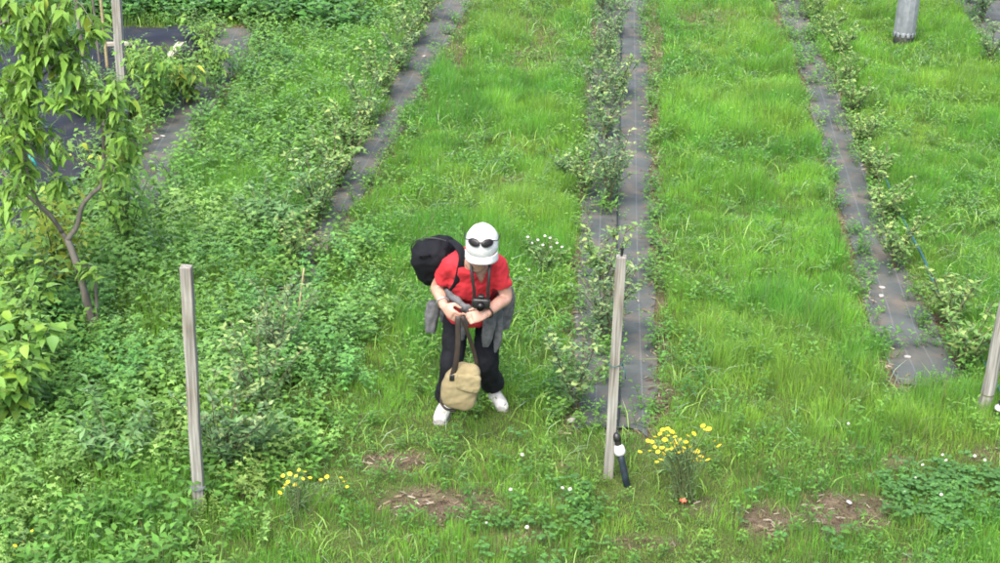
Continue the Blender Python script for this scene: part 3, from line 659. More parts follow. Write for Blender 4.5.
# ------------------------------------------------------------------ stakes, pole, pipes
def beveled(me, w=.003): return baked(me, [('BEVEL', dict(width=w, segments=2, limit_method='ANGLE'))])
def square_stake(base, top, w, d, label, name='wooden_stake', wood=M_wood, notch=None, group='stakes at the ends of the rows'):
    t = thing(name, label, 'stake', base, group); D = np.asarray(top, float) - base
    n = 9; P = np.array([D * k / (n - 1) for k in range(n)]); P[0] -= D * .12; P[1:-1, :2] += rng.normal(0, .002, (n - 2, 2))
    th = np.array([.785, 2.356, 3.927, 5.498]); V = []; F = []
    for i in range(n):
        for q in th: V.append(P[i] + np.array([math.cos(q) * 1.414 * w / 2 * (1 + rng.normal(0, .015)), math.sin(q) * 1.414 * d / 2, 0]))
    for i in range(n - 1):
        for j in range(4): F.append([i * 4 + j, i * 4 + (j + 1) % 4, i * 4 + 4 + (j + 1) % 4, i * 4 + 4 + j])
    F += [[3, 2, 1, 0], [4 * n - 4, 4 * n - 3, 4 * n - 2, 4 * n - 1]]
    me = new_mesh('post', np.array(V), F); me = beveled(me, .004); obj('post', me, wood, t)
    return t, D
b1 = GG(199, 507); t1, D1 = square_stake(b1, onY(186, 266, b1[1]), .062, .05, 'weathered square wooden stake at the front left among the weeds')
mb = MB().add(*tube([D1 * .105 + [0, 0, -.006], D1 * .105 + [0, 0, .006]], .046, 10)); obj('wire_band', mb.mesh('wire_band'), M_galv, t1)
b2 = GG(608, 479); t2, D2 = square_stake(b2, onY(621.5, 256, b2[1]), .058, .052, 'pale weathered wooden stake before the middle strip, right of the person')
q = D2 * .52; th = np.linspace(0, 6.6, 20); twp = np.stack([q[0] + .042 * np.cos(th), q[1] + .042 * np.sin(th), q[2] + .01 * th / 3], 1); twp = np.vstack([twp, q + [.06, -.03, -.02], q + [.065, -.03, -.07]])
obj('twine', MB().add(*tube(twp, .003, 5)).mesh('twine', True), M_hose, t2)
obj('top_nail', MB().add(*tube([D2 + [0, 0, -.01], D2 + [.003, 0, .05]], [.006, .009], 8)).mesh('top_nail'), M_black, t2)
def round_stake(base, top, r, label, wood=M_wood2, name='wooden_stake', group=None, band=False, n=14):
    t = thing(name, label, 'stake', base, group); D = np.asarray(top, float) - base
    P = np.array([D * k for k in np.linspace(-.08, 1, 9)]); P[1:-1, :2] += rng.normal(0, r * .06, (7, 2))
    obj('post', MB().add(*tube(P, np.linspace(r * 1.06, r * .94, 9), n, jag=.05)).mesh('post', True), wood, t)
    if band: obj('growth_ring', MB().add(*tube([D * .1 - [0, 0, .004], D * .1 + [0, 0, .004]], r * 1.09, n)).mesh('growth_ring'), M_twig, t)
    return t
b3 = GG(984, 412); round_stake(b3, b3 + np.array([.02, 0, 1.45]), .042, 'round pale wooden stake cut by the right edge of the picture', M_wood, group='stakes at the ends of the rows', band=True)
b4 = GG(122, 86); t4, D4 = square_stake(b4, b4 + np.array([.01, 0, 1.55]), .085, .075, 'pale square post rising out of the top edge behind the sapling')
for i, (a, b_, hgt, r, lab) in enumerate([(108, 72, 1.7, .016, 'thin brown pole just left of the pale square post at top left'), (84, 62, 1.7, .022, 'grey forked pole second left of the pale square post at top left'), (100, 68, 1.5, .012, 'slim dark cane between the two poles at top left')]):
    p = GG(a, b_); round_stake(p, p + np.array([-.06 - .05 * (i == 1), .05, hgt]), r, lab, M_bark if i else M_bamboo, 'garden_pole', 'poles in the dark plastic bed')
p = GG(296, 330); round_stake(p, onY(304, 268, p[1] + .1), .007, 'thin yellow cane stuck in the left row, right of the front left stake', M_bamboo, 'garden_cane')
p = GG(37, 205); round_stake(p, onY(29, 150, p[1] + .1), .01, 'thin grey cane with a teal tie beside the dark plastic sheet', M_wood, 'garden_cane')
q = onY(33, 160, p[1] + .08); obj('tie', MB().add(*tube([q + [-.03, 0, .05], q, q + [.03, -.01, -.05]], .012, 6)).mesh('tie', True), simple('teal_tie', (.02, .3, .26), (.03, .36, .3), 30, .5), bpy.data.objects['garden_cane.001']).matrix_parent_inverse = Matrix.Translation(tuple(-p))
# steel pole
bp_ = GG(903, 42); pole = thing('steel_pole', 'thick galvanised steel pole standing in the grass at the top right', 'pole', bp_)
obj('shaft', MB().add(*tube([[0, 0, .12], [.0, 0, 2], [0, 0, 5.5]], [.125, .118, .10], 12)).mesh('shaft'), M_galv, pole)
V, F = tube([[0, 0, -.2], [0, 0, .05], [0, 0, .118]], [.115, .115, .115], 24)
obj('shaded_pole_foot', MB().add(V, F).mesh('shaded_pole_foot', True), M_darkm, pole)  # dark stub stands in for the grass shadow round the pole foot
sk = MB()
for k in range(12):
    a = (k + .5) * math.pi / 6; c, s_ = math.cos(a), math.sin(a); Rm = np.array([[c, -s_, 0], [s_, c, 0], [0, 0, 1]])
    V, F = superell(.006, .024, .03, .6, .8, 8, 6); obj('bolt_tab', MB().add((V + [.121, 0, .11]) @ Rm.T, F).mesh('bolt_tab', True), M_galv, pole)
# irrigation riser by the middle stake
def riser(base, top, label, wr=.026):
    t = thing('irrigation_riser', label, 'pipe', base, 'irrigation risers at the row ends'); D = top - base
    obj('pipe', MB().add(*tube([D * -.15, D * .2, D * .5, D * .62], .021, 12)).mesh('pipe', True), M_pipe, t)
    obj('coupling', MB().add(*tube([D * .6, D * .61, D * .66, D * .74, D * .78], [.022, wr + .006, wr + .008, wr + .004, .02], 14)).mesh('coupling', True), M_white, t)
    obj('valve', MB().add(*tube([D * .77, D * .85, D * .86, D * .95, D * 1.], [.019, .019, .024, .022, .010], 10)).mesh('valve', True), M_black, t); return t
b5 = GG(627, 488); r1 = riser(b5, onY(616, 433, b5[1] + .03), 'dark pipe with a white coupling leaning at the middle stake')
b6 = GG(1003, 424); r2 = riser(b6, b6 + np.array([-.03, .02, .17]), 'small pipe with a white cap at the foot of the right edge stake', .04)
# hose along the right row
hp = [(868, 150), (884, 190), (903, 232), (913, 252), (922, 270), (934, 296), (946, 322), (962, 345), (974, 362), (986, 382), (1000, 404), (1003, 416)]
HP = np.array([GG(a, b_) for a, b_ in hp]); HP[:, 2] += .07 + .04 * np.sin(np.arange(len(hp)) * 1.3) ** 2; HP[-1, 2] -= .06; HP = smoothpath(HP, 6)
tag(obj('irrigation_hose', MB().add(*tube(HP, .011, 8)).mesh('irrigation_hose', True), M_hose), 'dark teal hose running along the right hand row', 'hose')
HP = smoothpath(np.array([GG(a, b_) for a, b_ in [(617, 440), (619, 400), (617, 330), (617, 240), (619, 150), (621, 60), (622, 5)]]) + [0, 0, .035], 8)
tag(obj('drip_line', MB().add(*tube(HP, .007, 6)).mesh('drip_line', True), M_black), 'thin black drip line lying on the middle strip', 'hose')
# raised box lined with black plastic and a board lying on it, top left
bc = GG(168, 58); BL = thing('lined_box', 'low raised bed lined with black plastic at the top left', 'raised bed', bc)
V, F = superell(.42, .35, .2, .6, .6, 24, 12); V[:, 2] += .05 + .03 * fbm(V[:, 0], V[:, 1], .25, 3); obj('lining', MB().add(V, F).mesh('lining', True), M_tarp, BL)
def plank(p, q, w, t, name, label, matl):
    p, q = np.asarray(p, float), np.asarray(q, float); D = q - p; L = np.linalg.norm(D); bm = bmesh.new(); bmesh.ops.create_cube(bm, size=1)
    for v in bm.verts: v.co = Vector((v.co.x * L, v.co.y * w, v.co.z * t))
    bmesh.ops.bevel(bm, geom=bm.edges, offset=.004, segments=1); me = bpy.data.meshes.new(name); bm.to_mesh(me); bm.free()
    o = obj(name, me, matl); o.location = tuple((p + q) / 2); o.rotation_euler = Vector(tuple(D)).to_track_quat('X', 'Z').to_euler(); tag(o, label, 'board'); return o
plank(G(165, 61, .24), G(181, 43, .28), .07, .03, 'wooden_board', 'pale wooden board lying slanted on the black lined bed', M_board)
plank(G(104, 44, .2), G(133, 43, .22), .06, .03, 'wooden_board', 'pale board lying level just behind the pale square post', M_board)
# white scraps on the worn strip and lanes
scr = MB().add(*superell(.045, .03, .012, .7, .8, 9, 5)).mesh('stone', True); M_stone = simple('pale_stone', (.34, .33, .3), (.5, .48, .45), 20, .9)
for i, (a, b_, lab) in enumerate([(163, 138, 'larger pale stone lying on the worn strip at left'), (157, 141, 'small pale stone left of the larger one on the worn strip'), (159, 172, 'pale stone low on the worn strip at left'), (424, 57, 'pale stone at the edge of the left strip near the top'), (492, 62, 'pale stone in the thin grass right of the left strip'),
                                  (882, 288, 'upper white pebble on the right hand strip'), (881, 298, 'lower white pebble on the right hand strip'), (907, 360, 'white pebble at the near end of the right hand strip'), (571, 424, 'white pebble at the near end of the middle strip'), (849, 504, 'pale flat stone on the bare soil at the bottom right')]):
    o = obj('stone', scr, M_stone, loc=GG(a, b_) + [0, 0, .02]); o.rotation_euler = (0, .1, i * 1.3); o.scale = (random.uniform(.35, .75),) * 3; tag(o, lab, 'stone', 'pale stones on the ground')
# ------------------------------------------------------------------ sapling and large-leaved shrubs on the left
def big_leaf(L, w, fold, droop, seed, shape='lance'):
    r = np.random.default_rng(seed); ts = [0, .18, .42, .68, .88, 1.]; ws = [.08, .75, 1., .72, .32, 0.] if shape == 'lance' else [.1, .95, 1., .62, .25, 0.]
    V = []; F = []
    for t, k in zip(ts, ws):
        xx = L * t; zz = -droop * L * t * t; hw = w / 2 * k
        V += [[xx, hw * (1 + r.normal(0, .06)), zz + fold * hw], [xx, 0, zz], [xx, -hw * (1 + r.normal(0, .06)), zz + fold * hw]]
    for i in range(5):
        a = i * 3; F += [[a, a + 1, a + 4, a + 3], [a + 1, a + 2, a + 5, a + 4]]
    return new_mesh('leaf', np.array(V), F, smooth=True)
LANCE = [big_leaf(.125, .042, .35, d, i) for i, d in enumerate((.15, .3, .45, .6))]
OVATE = [big_leaf(.10, .068, .25, d, 10 + i, 'ov') for i, d in enumerate((.1, .25, .4))]
M_lf_tree = leaf_mat('sapling_leaf', False, (.13, .26, .035), (.24, .38, .05), .45, .02)
M_lf_tree2 = leaf_mat('sapling_leaf_deep', False, (.085, .21, .038), (.15, .30, .05), .45, .02)
M_lf_yel = leaf_mat('yellowing_leaf', False, (.22, .33, .04), (.42, .45, .06), .45, .02)
M_lf_rasp = leaf_mat('shrub_leaf', False, (.10, .23, .045), (.21, .37, .06), .4, .02)
M_lf_lime = leaf_mat('lime_leaf', False, (.18, .34, .045), (.30, .46, .06), .45, .02)
for ms in (M_lf_tree, M_lf_tree2, M_lf_yel, M_lf_rasp, M_lf_lime): ms.use_fake_user = True
class Leafer:
    """leaf objects with shared meshes, all children of one crown"""
    def __init__(s, crown, inv): s.c = crown; s.inv = np.asarray(inv, float); s.n = 0
    def leaf(s, variants, material, p, yaw, pitch, roll, sc):
        key = (variants[0].name, material.name); lst = Leafer.cache.get(key)
        if lst is None:
            lst = []
            for v in variants:
                m2 = v.copy(); m2.materials.clear(); m2.materials.append(material); lst.append(m2)
            Leafer.cache[key] = lst
        o = bpy.data.objects.new('leaf', lst[random.randrange(len(lst))]); C.objects.link(o); o.parent = s.c
        Rm = rotm(yaw, pitch, roll); m4 = Matrix([list(Rm[i] * sc) + [float((p - s.inv)[i])] for i in range(3)] + [[0, 0, 0, 1]]); o.matrix_local = m4; s.n += 1
Leafer.cache = {}
TB_ = GG(93, 340); TY = TB_[1]
sap = thing('sapling_tree', 'young fruit tree with a leaning grey trunk and drooping leaves at the left edge', 'tree', TB_)
def tp(px, py, dy=0.): return onY(px, py, TY + dy) - TB_
limbs = [([(94, 352, 0), (92, 325, 0), (86, 298, .0), (76, 262, 0), (67, 238, 0)], .031, .022),
         ([(67, 240, 0), (77, 226, -.03), (82, 206, -.05), (93, 193, -.08), (102, 184, -.1), (104, 160, -.1), (103, 124, -.12)], .019, .011),
         ([(67, 240, 0), (55, 222, .02), (42, 208, .05), (28, 196, .1), (8, 178, .15), (-14, 140, .2), (-20, 60, .2), (-16, -40, .25)], .016, .007),
         ([(62, 232, 0), (50, 214, -.05), (36, 198, -.1), (24, 150, -.2), (28, 90, -.2), (40, 40, -.2), (50, -30, -.2)], .014, .005),
         ([(52, 171, -.12), (34, 150, -.13), (15, 128, -.14), (-10, 100, -.1)], .006, .006),
         ([(103, 172, -.1), (84, 162, -.15), (63, 153, -.2), (52, 140, -.25)], .007, .004), ([(104, 143, -.12), (118, 138, -.1), (132, 140, -.08), (142, 152, -.06)], .006, .003),
         ([(24, 150, -.2), (52, 172, -.14), (58, 190, -.1)], .006, .006),
         ([(28, 90, -.2), (60, 60, -.15), (85, 45, -.1), (105, 32, -.1)], .007, .003), ([(40, 40, -.2), (15, 20, -.25), (-10, 30, -.25)], .008, .004), ([(28, 96, -.2), (60, 100, -.25), (92, 92, -.28), (112, 88, -.28)], .008, .003),
         ([(102, 190, -.1), (112, 170, .05), (122, 150, .1), (128, 130, .12)], .006, .003), ([(40, 40, -.2), (62, 12, -.2), (80, -30, -.2)], .007, .004)]
trunk = MB(); BP = []
for i, (pl, r0, r1) in enumerate(limbs):
    Q = smoothpath(np.array([tp(*q) for q in pl]), 5); mb_ = trunk if i == 0 else MB(); mb_.add(*tube(Q, np.linspace(r0, r1, len(Q)) * (1 + .05 * np.sin(np.arange(len(Q)) * 2.1)), 10 if r0 > .01 else 6)); BP += list(Q)
    if i == 0: TR = obj('trunk', mb_.mesh('trunk', True), M_bark, sap)
    else: obj('limb', mb_.mesh('limb', True), M_bark, TR)
obj('cut_end', MB().add(*tube([tp(103, 124.5, -.12), tp(103, 120, -.12)], [.0135, .012], 10)).mesh('cut_end'), M_board, TR)
BP = np.array(BP)
clusters = [(8, 10, 26, 16, 0), (35, 18, 26, 16, 0), (62, 8, 20, 10, 0), (20, 45, 26, 16, 0), (50, 48, 26, 16, 0), (74, 40, 20, 12, 0), (96, 30, 14, 6, 0), (5, 75, 24, 14, 0), (32, 78, 24, 14, 0), (58, 78, 20, 10, 0), (82, 72, 18, 9, 0),
            (100, 92, 24, 14, 0), (122, 92, 20, 10, 0), (98, 112, 24, 14, 1), (112, 120, 18, 8, 1), (10, 110, 22, 12, 0), (34, 104, 18, 8, 0), (45, 140, 22, 12, 1), (58, 152, 16, 6, 1), (12, 140, 20, 10, 0), (0, 165, 18, 9, 0), (22, 172, 16, 6, 0),
            (126, 145, 18, 12, 1), (134, 165, 18, 10, 1), (120, 175, 16, 8, 1), (10, 205, 14, 6, 0), (58, 190, 14, 6, 0), (95, 275, 9, 7, 0), (60, 108, 14, 5, 0), (-25, 40, 26, 12, 0), (-25, 90, 26, 12, 0), (-22, 140, 24, 10, 0), (30, -20, 26, 12, 0), (-5, -25, 26, 10, 0), (70, -20, 22, 9, 0), (20, 62, 24, 14, 0), (44, 32, 22, 12, 0), (46, 66, 22, 12, 0), (18, 92, 24, 12, 0), (-2, 40, 24, 14, 0), (70, 58, 18, 9, 0), (28, 125, 18, 8, 0), (0, 190, 18, 9, 0), (84, 98, 18, 9, 1), (2, 225, 16, 8, 0)]
crown = obj('crown', None, parent=sap); LF = Leafer(crown, (0, 0, 0)); tw = MB(); extra = TB()
for (a, b_, rad, n, tone) in clusters:
    for sub in range(4):
        c = tp(a + random.uniform(-.5, .5) * rad, b_ + random.uniform(-.6, .4) * rad, -.15 + random.uniform(-.25, .25)); j = np.argmin(((BP - c) ** 2).sum(1)); o_ = BP[j]
        mid = (o_ + c) / 2 + [0, 0, .04]; Q = smoothpath([o_, mid, c], 4); tw.add(*tube(Q, np.linspace(.004, .002, len(Q)), 4))
        for k in range(n // 2 + 2):
            t = random.uniform(.35, 1.05); p = Q[min(int(t * 8), 8)] + np.random.normal(0, .012, 3)
            yaw = random.uniform(0, 6.28); pit = random.uniform(-1.0, .15); ro = random.uniform(-.5, .5); sc = random.uniform(.55, 1.2)
            if LF.n < 298 and sub < 2 and k < n // 2: LF.leaf(LANCE, M_lf_yel if random.random() < .07 else (M_lf_tree2 if tone or random.random() < .25 else M_lf_tree), p, yaw, pit, ro, sc)
            else:
                V, F = leaf4(.12 * sc, .045 * sc, .3, .35); extra.add(V @ rotm(yaw, pit, ro).T + p, F, np.array([.17, .31, .045]) * random.uniform(.7, 1.3))
        if True:
            for k in range(9):
                p = Q[random.randrange(2, 9)] + np.random.normal(0, .03, 3); V, F = leaf4(.085, .034, .3, .35); extra.add(V @ rotm(random.uniform(0, 6.28), random.uniform(-.9, .2), random.uniform(-.5, .5)).T + p, F, np.array([.15, .29, .042]) * random.uniform(.7, 1.35))
obj('twigs', tw.mesh('twigs', True), M_bark, sap)['kind'] = 'stuff'
q = obj('small_leaves', new_mesh('small_leaves', *extra.get()), M_leaf, sap); q['kind'] = 'stuff'
p = GG(98, 340); round_stake(p, onY(95, 268, p[1] + .02), .011, 'thin dark dead stem close beside the sapling trunk', M_bark, 'dead_stem')

def shrub(px, py, label, H, spread, nst, nlf, mats_, variants, sc=1., name='broadleaf_shrub', group='large leaved shrubs at the left', small=420, pit=(-.7, .35), scol=(.14, .28, .05)):
    base = GG(px, py); t = thing(name, label, 'shrub', base, group); st = MB(); pts = []
    for s_ in range(nst):
        az = s_ * 2.4 + random.uniform(-.4, .4); rad = spread * random.uniform(.3, 1); h = H * random.uniform(.65, 1.05)
        Q = smoothpath([[random.gauss(0, .03), random.gauss(0, .03), -.04], [math.cos(az) * rad * .4, math.sin(az) * rad * .4, h * .55], [math.cos(az) * rad, math.sin(az) * rad, h]], 5)
        st.add(*tube(Q, np.linspace(.008, .003, len(Q)), 5)); pts += [(Q[i], i / len(Q)) for i in range(3, len(Q))]
    obj('stems', st.mesh('stems', True), M_greenstem, t); fol = TB(); L = Leafer(t, (0, 0, 0))
    for k in range(nlf):
        q, tt = pts[random.randrange(len(pts))]; yaw = random.uniform(0, 6.28); off = np.array([math.cos(yaw), math.sin(yaw), .3]) * random.uniform(.02, .12)
        st_p = q + off; L.leaf(variants, mats_[random.randrange(len(mats_))], st_p, yaw + random.uniform(-.5, .5), random.uniform(*pit), random.uniform(-.4, .4), sc * random.uniform(.65, 1.2))
    for k in range(small):
        q, tt = pts[random.randrange(len(pts))]; V, F = leaf4(.06 * sc, .035 * sc, .3, .3); yaw = random.uniform(0, 6.28)
        fol.add(V @ rotm(yaw, random.uniform(-.6, .5), random.uniform(-.5, .5)).T + q + np.array([math.cos(yaw), math.sin(yaw), 0]) * random.uniform(0, .12), F, np.array(scol) * random.uniform(.65, 1.3))
    f = obj('foliage', new_mesh('foliage', *fol.get()), M_leaf, t); f['kind'] = 'stuff'; return t
shrub(14, 428, 'lime green shrub with large leaves low on the left edge', .68, .30, 9, 95, [M_lf_lime, M_lf_rasp], OVATE, 1.15)
shrub(6, 385, 'bright large leaved shrub between the lime green shrub and the sapling', .7, .34, 10, 110, [M_lf_lime, M_lf_rasp], OVATE, 1.05)
shrub(-20, 395, 'large leaved shrub cut by the left edge behind the lime green one', .75, .34, 9, 80, [M_lf_lime, M_lf_rasp], OVATE, 1.1)
shrub(30, 335, 'shrub with soft green leaves left of the sapling trunk', .72, .36, 10, 110, [M_lf_rasp, M_lf_lime], OVATE, 1.)
shrub(62, 300, 'shrub with yellowing leaves behind the sapling trunk', .85, .28, 9, 100, [M_lf_yel, M_lf_lime, M_lf_yel], OVATE, .85, scol=(.28, .35, .05))
shrub(8, 292, 'yellow green shrub behind the sapling at the left edge', .62, .34, 9, 90, [M_lf_yel, M_lf_rasp, M_lf_rasp], OVATE, .85)
shrub(128, 268, 'deep green leafy shrub right of the sapling fork', .9, .26, 9, 120, [M_lf_rasp, M_lf_tree2], OVATE, .9)
shrub(112, 225, 'pale yellow green shrub behind the upright cut limb', .7, .24, 8, 70, [M_lf_yel, M_lf_lime], OVATE, .8)
shrub(45, 235, 'shrub with pale leaves at the near edge of the plastic sheet', .5, .34, 9, 90, [M_lf_rasp, M_lf_lime], OVATE, .85)
shrub(88, 120, 'small leafy plant growing up through the middle of the plastic sheet', .45, .26, 8, 70, [M_lf_rasp, M_lf_lime], OVATE, .8)
shrub(10, 150, 'leafy plant on the plastic sheet at the left edge', .55, .3, 8, 70, [M_lf_rasp, M_lf_lime], OVATE, .8)
shrub(150, 120, 'drooping long leaved sapling in front of the pale square post', .75, .3, 9, 110, [M_lf_tree2, M_lf_tree], LANCE, 1., 'leafy_sapling', 'small leafy plants round the plastic bed', pit=(-1.1, .1))
shrub(190, 105, 'yellow green leafy plant right of the drooping sapling', .5, .26, 8, 70, [M_lf_yel, M_lf_tree], LANCE, .9, 'leafy_sapling', 'small leafy plants round the plastic bed', pit=(-.9, .2))
shrub(138, 78, 'small bright plant beside the black lined bed', .38, .2, 7, 50, [M_lf_lime], OVATE, .7, 'leafy_sapling', 'small leafy plants round the plastic bed')
shrub(205, 62, 'leafy plant right of the slanted board at the top left', .5, .28, 8, 70, [M_lf_tree, M_lf_rasp], OVATE, .7, 'leafy_sapling', 'small leafy plants round the plastic bed')
shrub(215, 85, 'low leafy plant at the top of the worn strip', .45, .24, 8, 60, [M_lf_tree, M_lf_rasp], LANCE, .75, 'leafy_sapling', 'small leafy plants round the plastic bed')
shrub(170, 100, 'low lime plant between the drooping sapling and the board', .4, .22, 8, 60, [M_lf_lime, M_lf_rasp], OVATE, .7, 'leafy_sapling', 'small leafy plants round the plastic bed')
# ------------------------------------------------------------------ the person, bent forward, holding a bag
PB = GG(470, 416); PB[2] = 0
def pl(px, py, Fw): q = onY(px, py, PB[1] - Fw) - PB; return np.array([q[0], -Fw, q[2]])      # pixel + metres towards the camera
def L3(x, Fw, z): return np.array([x, -Fw, z])
person = thing('person', 'person in red shirt and white cap bending over a tan bag on the lane', 'person', PB)
M_skin = simple('skin', (.50, .27, .19), (.60, .36, .27), 25, .55)
M_red_s = simple('red_cotton', (.50, .012, .022), (.62, .022, .035), 14, .85, .25, 300)
M_trou = simple('black_trousers', (.006, .007, .010), (.015, .017, .021), 12, .9, .3, 120, spec=.2)
M_cap = simple('white_cap_cloth', (.72, .73, .72), (.84, .84, .83), 70, .9, .5, 260)
M_shoe = simple('white_trainer', (.50, .49, .46), (.74, .73, .70), 30, .7)
M_sole = simple('grey_sole', (.22, .21, .2), (.3, .29, .27), 30, .8)
M_jack = simple('grey_fleece', (.085, .09, .095), (.165, .17, .175), 30, .95, .4, 150)
M_hair = simple('grey_hair', (.3, .29, .27), (.5, .48, .45), 60, .7)
M_silver = simple('silver', (.7, .7, .68), (.8, .8, .78), 30, .3, metal=.9)
M_pack = simple('black_nylon', (.005, .006, .009), (.011, .012, .016), 10, .9, .3, 90, spec=.2)
M_strap = simple('brown_leather', (.022, .014, .010), (.042, .026, .018), 30, .6)
M_tan = simple('tan_canvas', (.25, .205, .10), (.34, .285, .145), 9, .9, .4, 220)
M_lens = simple('dark_lens', (.006, .005, .005), (.01, .008, .008), 20, .3, spec=.3)
shR, shL = pl(453, 264, .24), pl(496, 264, .24)
elR, elL = pl(437, 287, .16), pl(506, 297, .22)
wrR, wrL = pl(444, 306, .36), pl(486, 314, .40)
haR, haL = pl(457, 320, .43), pl(466, 319, .45)
ftR, ftL = G(444, 421) - PB, G(494, 408) - PB
hipR, hipL = L3(-.085, -.04, .80), L3(.092, -.05, .80)
knR, knL = pl(452, 366, .10), pl(487, 364, .03)
anR = np.array([ftR[0], ftR[1] + .10, .09]); anL = np.array([ftL[0] - .02, ftL[1] + .10, .09])
neck0, neck1, headc = L3(.035, .31, 1.23), L3(.05, .35, 1.275), pl(482, 243, .40)
# head frame: crown direction hu, face direction hf
tilt = R_(22); hu = np.array([.0, -math.sin(tilt), math.cos(tilt)]); hf = np.array([.0, -math.cos(tilt), -math.sin(tilt)]); hx = np.array([1., 0, 0])
HM = np.stack([hx, hf, hu], 1)                           # local (x, face, up) -> person
def hp_(x, f, u): return headc + HM @ np.array([x, f, u])
bod = MB()
def chain(mb, pts, radii, k=5, n=14, side=None):
    A = np.hstack([np.asarray(pts, float), np.asarray(radii, float).reshape(len(pts), -1)]); Q = smoothpath(A, k); mb.add(*tube(Q[:, :3], Q[:, 3:] if Q.shape[1] > 4 else Q[:, 3], n, side))
X1 = np.array([1., 0, 0])
TOR = [(L3(.005, -.06, .74), .145, .112), (L3(.005, -.03, .84), .155, .122), (L3(.008, .05, .95), .143, .116), (L3(.012, .14, 1.06), .148, .120), (L3(.018, .22, 1.15), .148, .106), (L3(.028, .28, 1.21), .10, .075), (neck0, .065, .06)]
chain(bod, [t[0] for t in TOR], [(t[1] - .012, t[2] - .012) for t in TOR], side=X1, n=20)
chain(bod, [L3(-.005, .20, .96), L3(.01, .24, 1.06), L3(.022, .275, 1.15), L3(.032, .30, 1.20)], [(.112, .055), (.118, .062), (.10, .045), (.06, .035)], side=X1, n=20)
chain(bod, [neck0 - [0, 0, .03], neck1, hp_(0, -.01, -.06)], [.062, .054, .055])
V, F = superell(.074, .094, .112, 1, 1, 20, 14); V[:, 0] *= 1 - .25 * np.clip(-V[:, 2] / .112, 0, 1) ** 2
bod.add(V @ HM.T + headc, F)
for sx in (-1, 1):
    V, F = superell(.010, .02, .032, 1, 1, 10, 8); bod.add((V + [sx * .076, -.01, -.005]) @ HM.T + headc, F)          # ears
    V, F = superell(.017, .012, .008, 1, 1, 8, 6); bod.add((V + [sx * .030, .082, .018]) @ HM.T + headc, F)            # brow
    V, F = superell(.02, .015, .018, 1, 1, 8, 6); bod.add((V + [sx * .034, .074, -.03]) @ HM.T + headc, F)             # cheek
chain(bod, [hp_(0, .082, -.014), hp_(0, .094, -.046), hp_(0, .082, -.056)], [.008, .011, .008], n=10)                     # nose
V, F = superell(.022, .010, .006, 1, 1, 10, 6); bod.add((V + [0, .078, -.070]) @ HM.T + headc, F); bod.add((V * [.9, 1, 1] + [0, .075, -.079]) @ HM.T + headc, F)
V, F = superell(.022, .018, .018, 1, 1, 10, 6); bod.add((V + [0, .070, -.092]) @ HM.T + headc, F)                      # chin
def arm(sh, el, wr, ha):
    chain(bod, [sh, (sh + el) / 2, el, el * .6 + wr * .4, wr], [.050, .046, .039, .038, .027])
    return (ha - wr) / np.linalg.norm(ha - wr)
dR, dL = arm(shR, elR, wrR, haR), arm(shL, elL, wrL, haL)
def hand(wr, d, nrm, thumb_side, curl):
    """palm along d, palm faces nrm, fingers curl towards nrm"""
    nrm = nrm - d * (nrm @ d); nrm /= np.linalg.norm(nrm); s = np.cross(d, nrm) * thumb_side
    chain(bod, [wr, wr + d * .03, wr + d * .065, wr + d * .085], [(.026, .020), (.036, .017), (.040, .015), (.036, .012)], side=s, n=14)
    for i, (off, ln) in enumerate([(.030, .072), (.010, .080), (-.010, .075), (-.029, .060)]):
        p = wr + d * .078 + s * off; dirs = d.copy(); P = [p - d * .012]; ang = 0
        for k, f in enumerate((.42, .32, .26)):
            ang += curl[k] * (1 + .08 * i); v = d * math.cos(ang) + nrm * math.sin(ang) + s * off * .6; P.append(P[-1] + v * ln * f + (d * .012 if k == 0 else 0))
        chain(bod, P, [.0095, .0090, .0082, .0068], 3, 8)
    p = wr + d * .022 + s * .028; v1_ = d * .55 + s * .6 + nrm * .45; v1_ /= np.linalg.norm(v1_); v2_ = d * .85 + nrm * .5 + s * .02; v2_ /= np.linalg.norm(v2_)
    chain(bod, [p - v1_ * .01, p + v1_ * .034, p + v1_ * .034 + v2_ * .03, p + v1_ * .034 + v2_ * .052], [.013, .012, .010, .008], 3, 8)
hand(wrR, dR, np.array([.8, .25, -.35]), 1, (.5, .75, .6)); hand(wrL, dL, np.array([-.1, .75, -.5]), -1, (.55, .8, .6))
for hip, kn, an, ft in ((hipR, knR, anR, ftR), (hipL, knL, anL, ftL)):
    chain(bod, [hip, hip * .5 + kn * .5, kn, kn * .5 + an * .5, an, an * [1, 1, 0] + [0, 0, .06]], [.078, .068, .052, .048, .034, .034])
    chain(bod, [an * [1, 1, 0] + [0, .03, .05], an * [1, 1, 0] + [.01, -.04, .048], an * [1, 1, 0] + [.02, -.10, .042]], [.022, .022, .016])
body = obj('body', fuse(bod, 'body', .0062, 3), M_skin, person)
# shirt
sh = MB(); chain(sh, [t[0] for t in TOR[1:6]] , [(t[1] + .020, t[2] + .018) for t in TOR[1:6]], side=X1, n=24)
chain(sh, [L3(-.005, .03, .74), L3(-.002, .04, .80), L3(.005, .05, .9)], [(.168, .152), (.170, .15), (.165, .145)], side=X1, n=24)
chain(sh, [L3(-.005, .20, .96), L3(.01, .24, 1.06), L3(.02, .27, 1.14)], [(.13, .07), (.135, .075), (.12, .05)], side=X1, n=20)   # front of the shirt hanging with the bend
for s_, e_ in ((shR, elR), (shL, elL)):
    inn = s_ * .55 + TOR[4][0] * .45; chain(sh, [inn, s_, s_ * .6 + e_ * .4, s_ * .34 + e_ * .66], [.068, .062, .057, .060])
me = fuse(sh, 'shirt', .008, 4, .017, .075, 3)
bm = bmesh.new(); bm.from_mesh(me)                        # neckline: open V at the front, round at the back
kill = []
nk = pl(481, 266, .34)
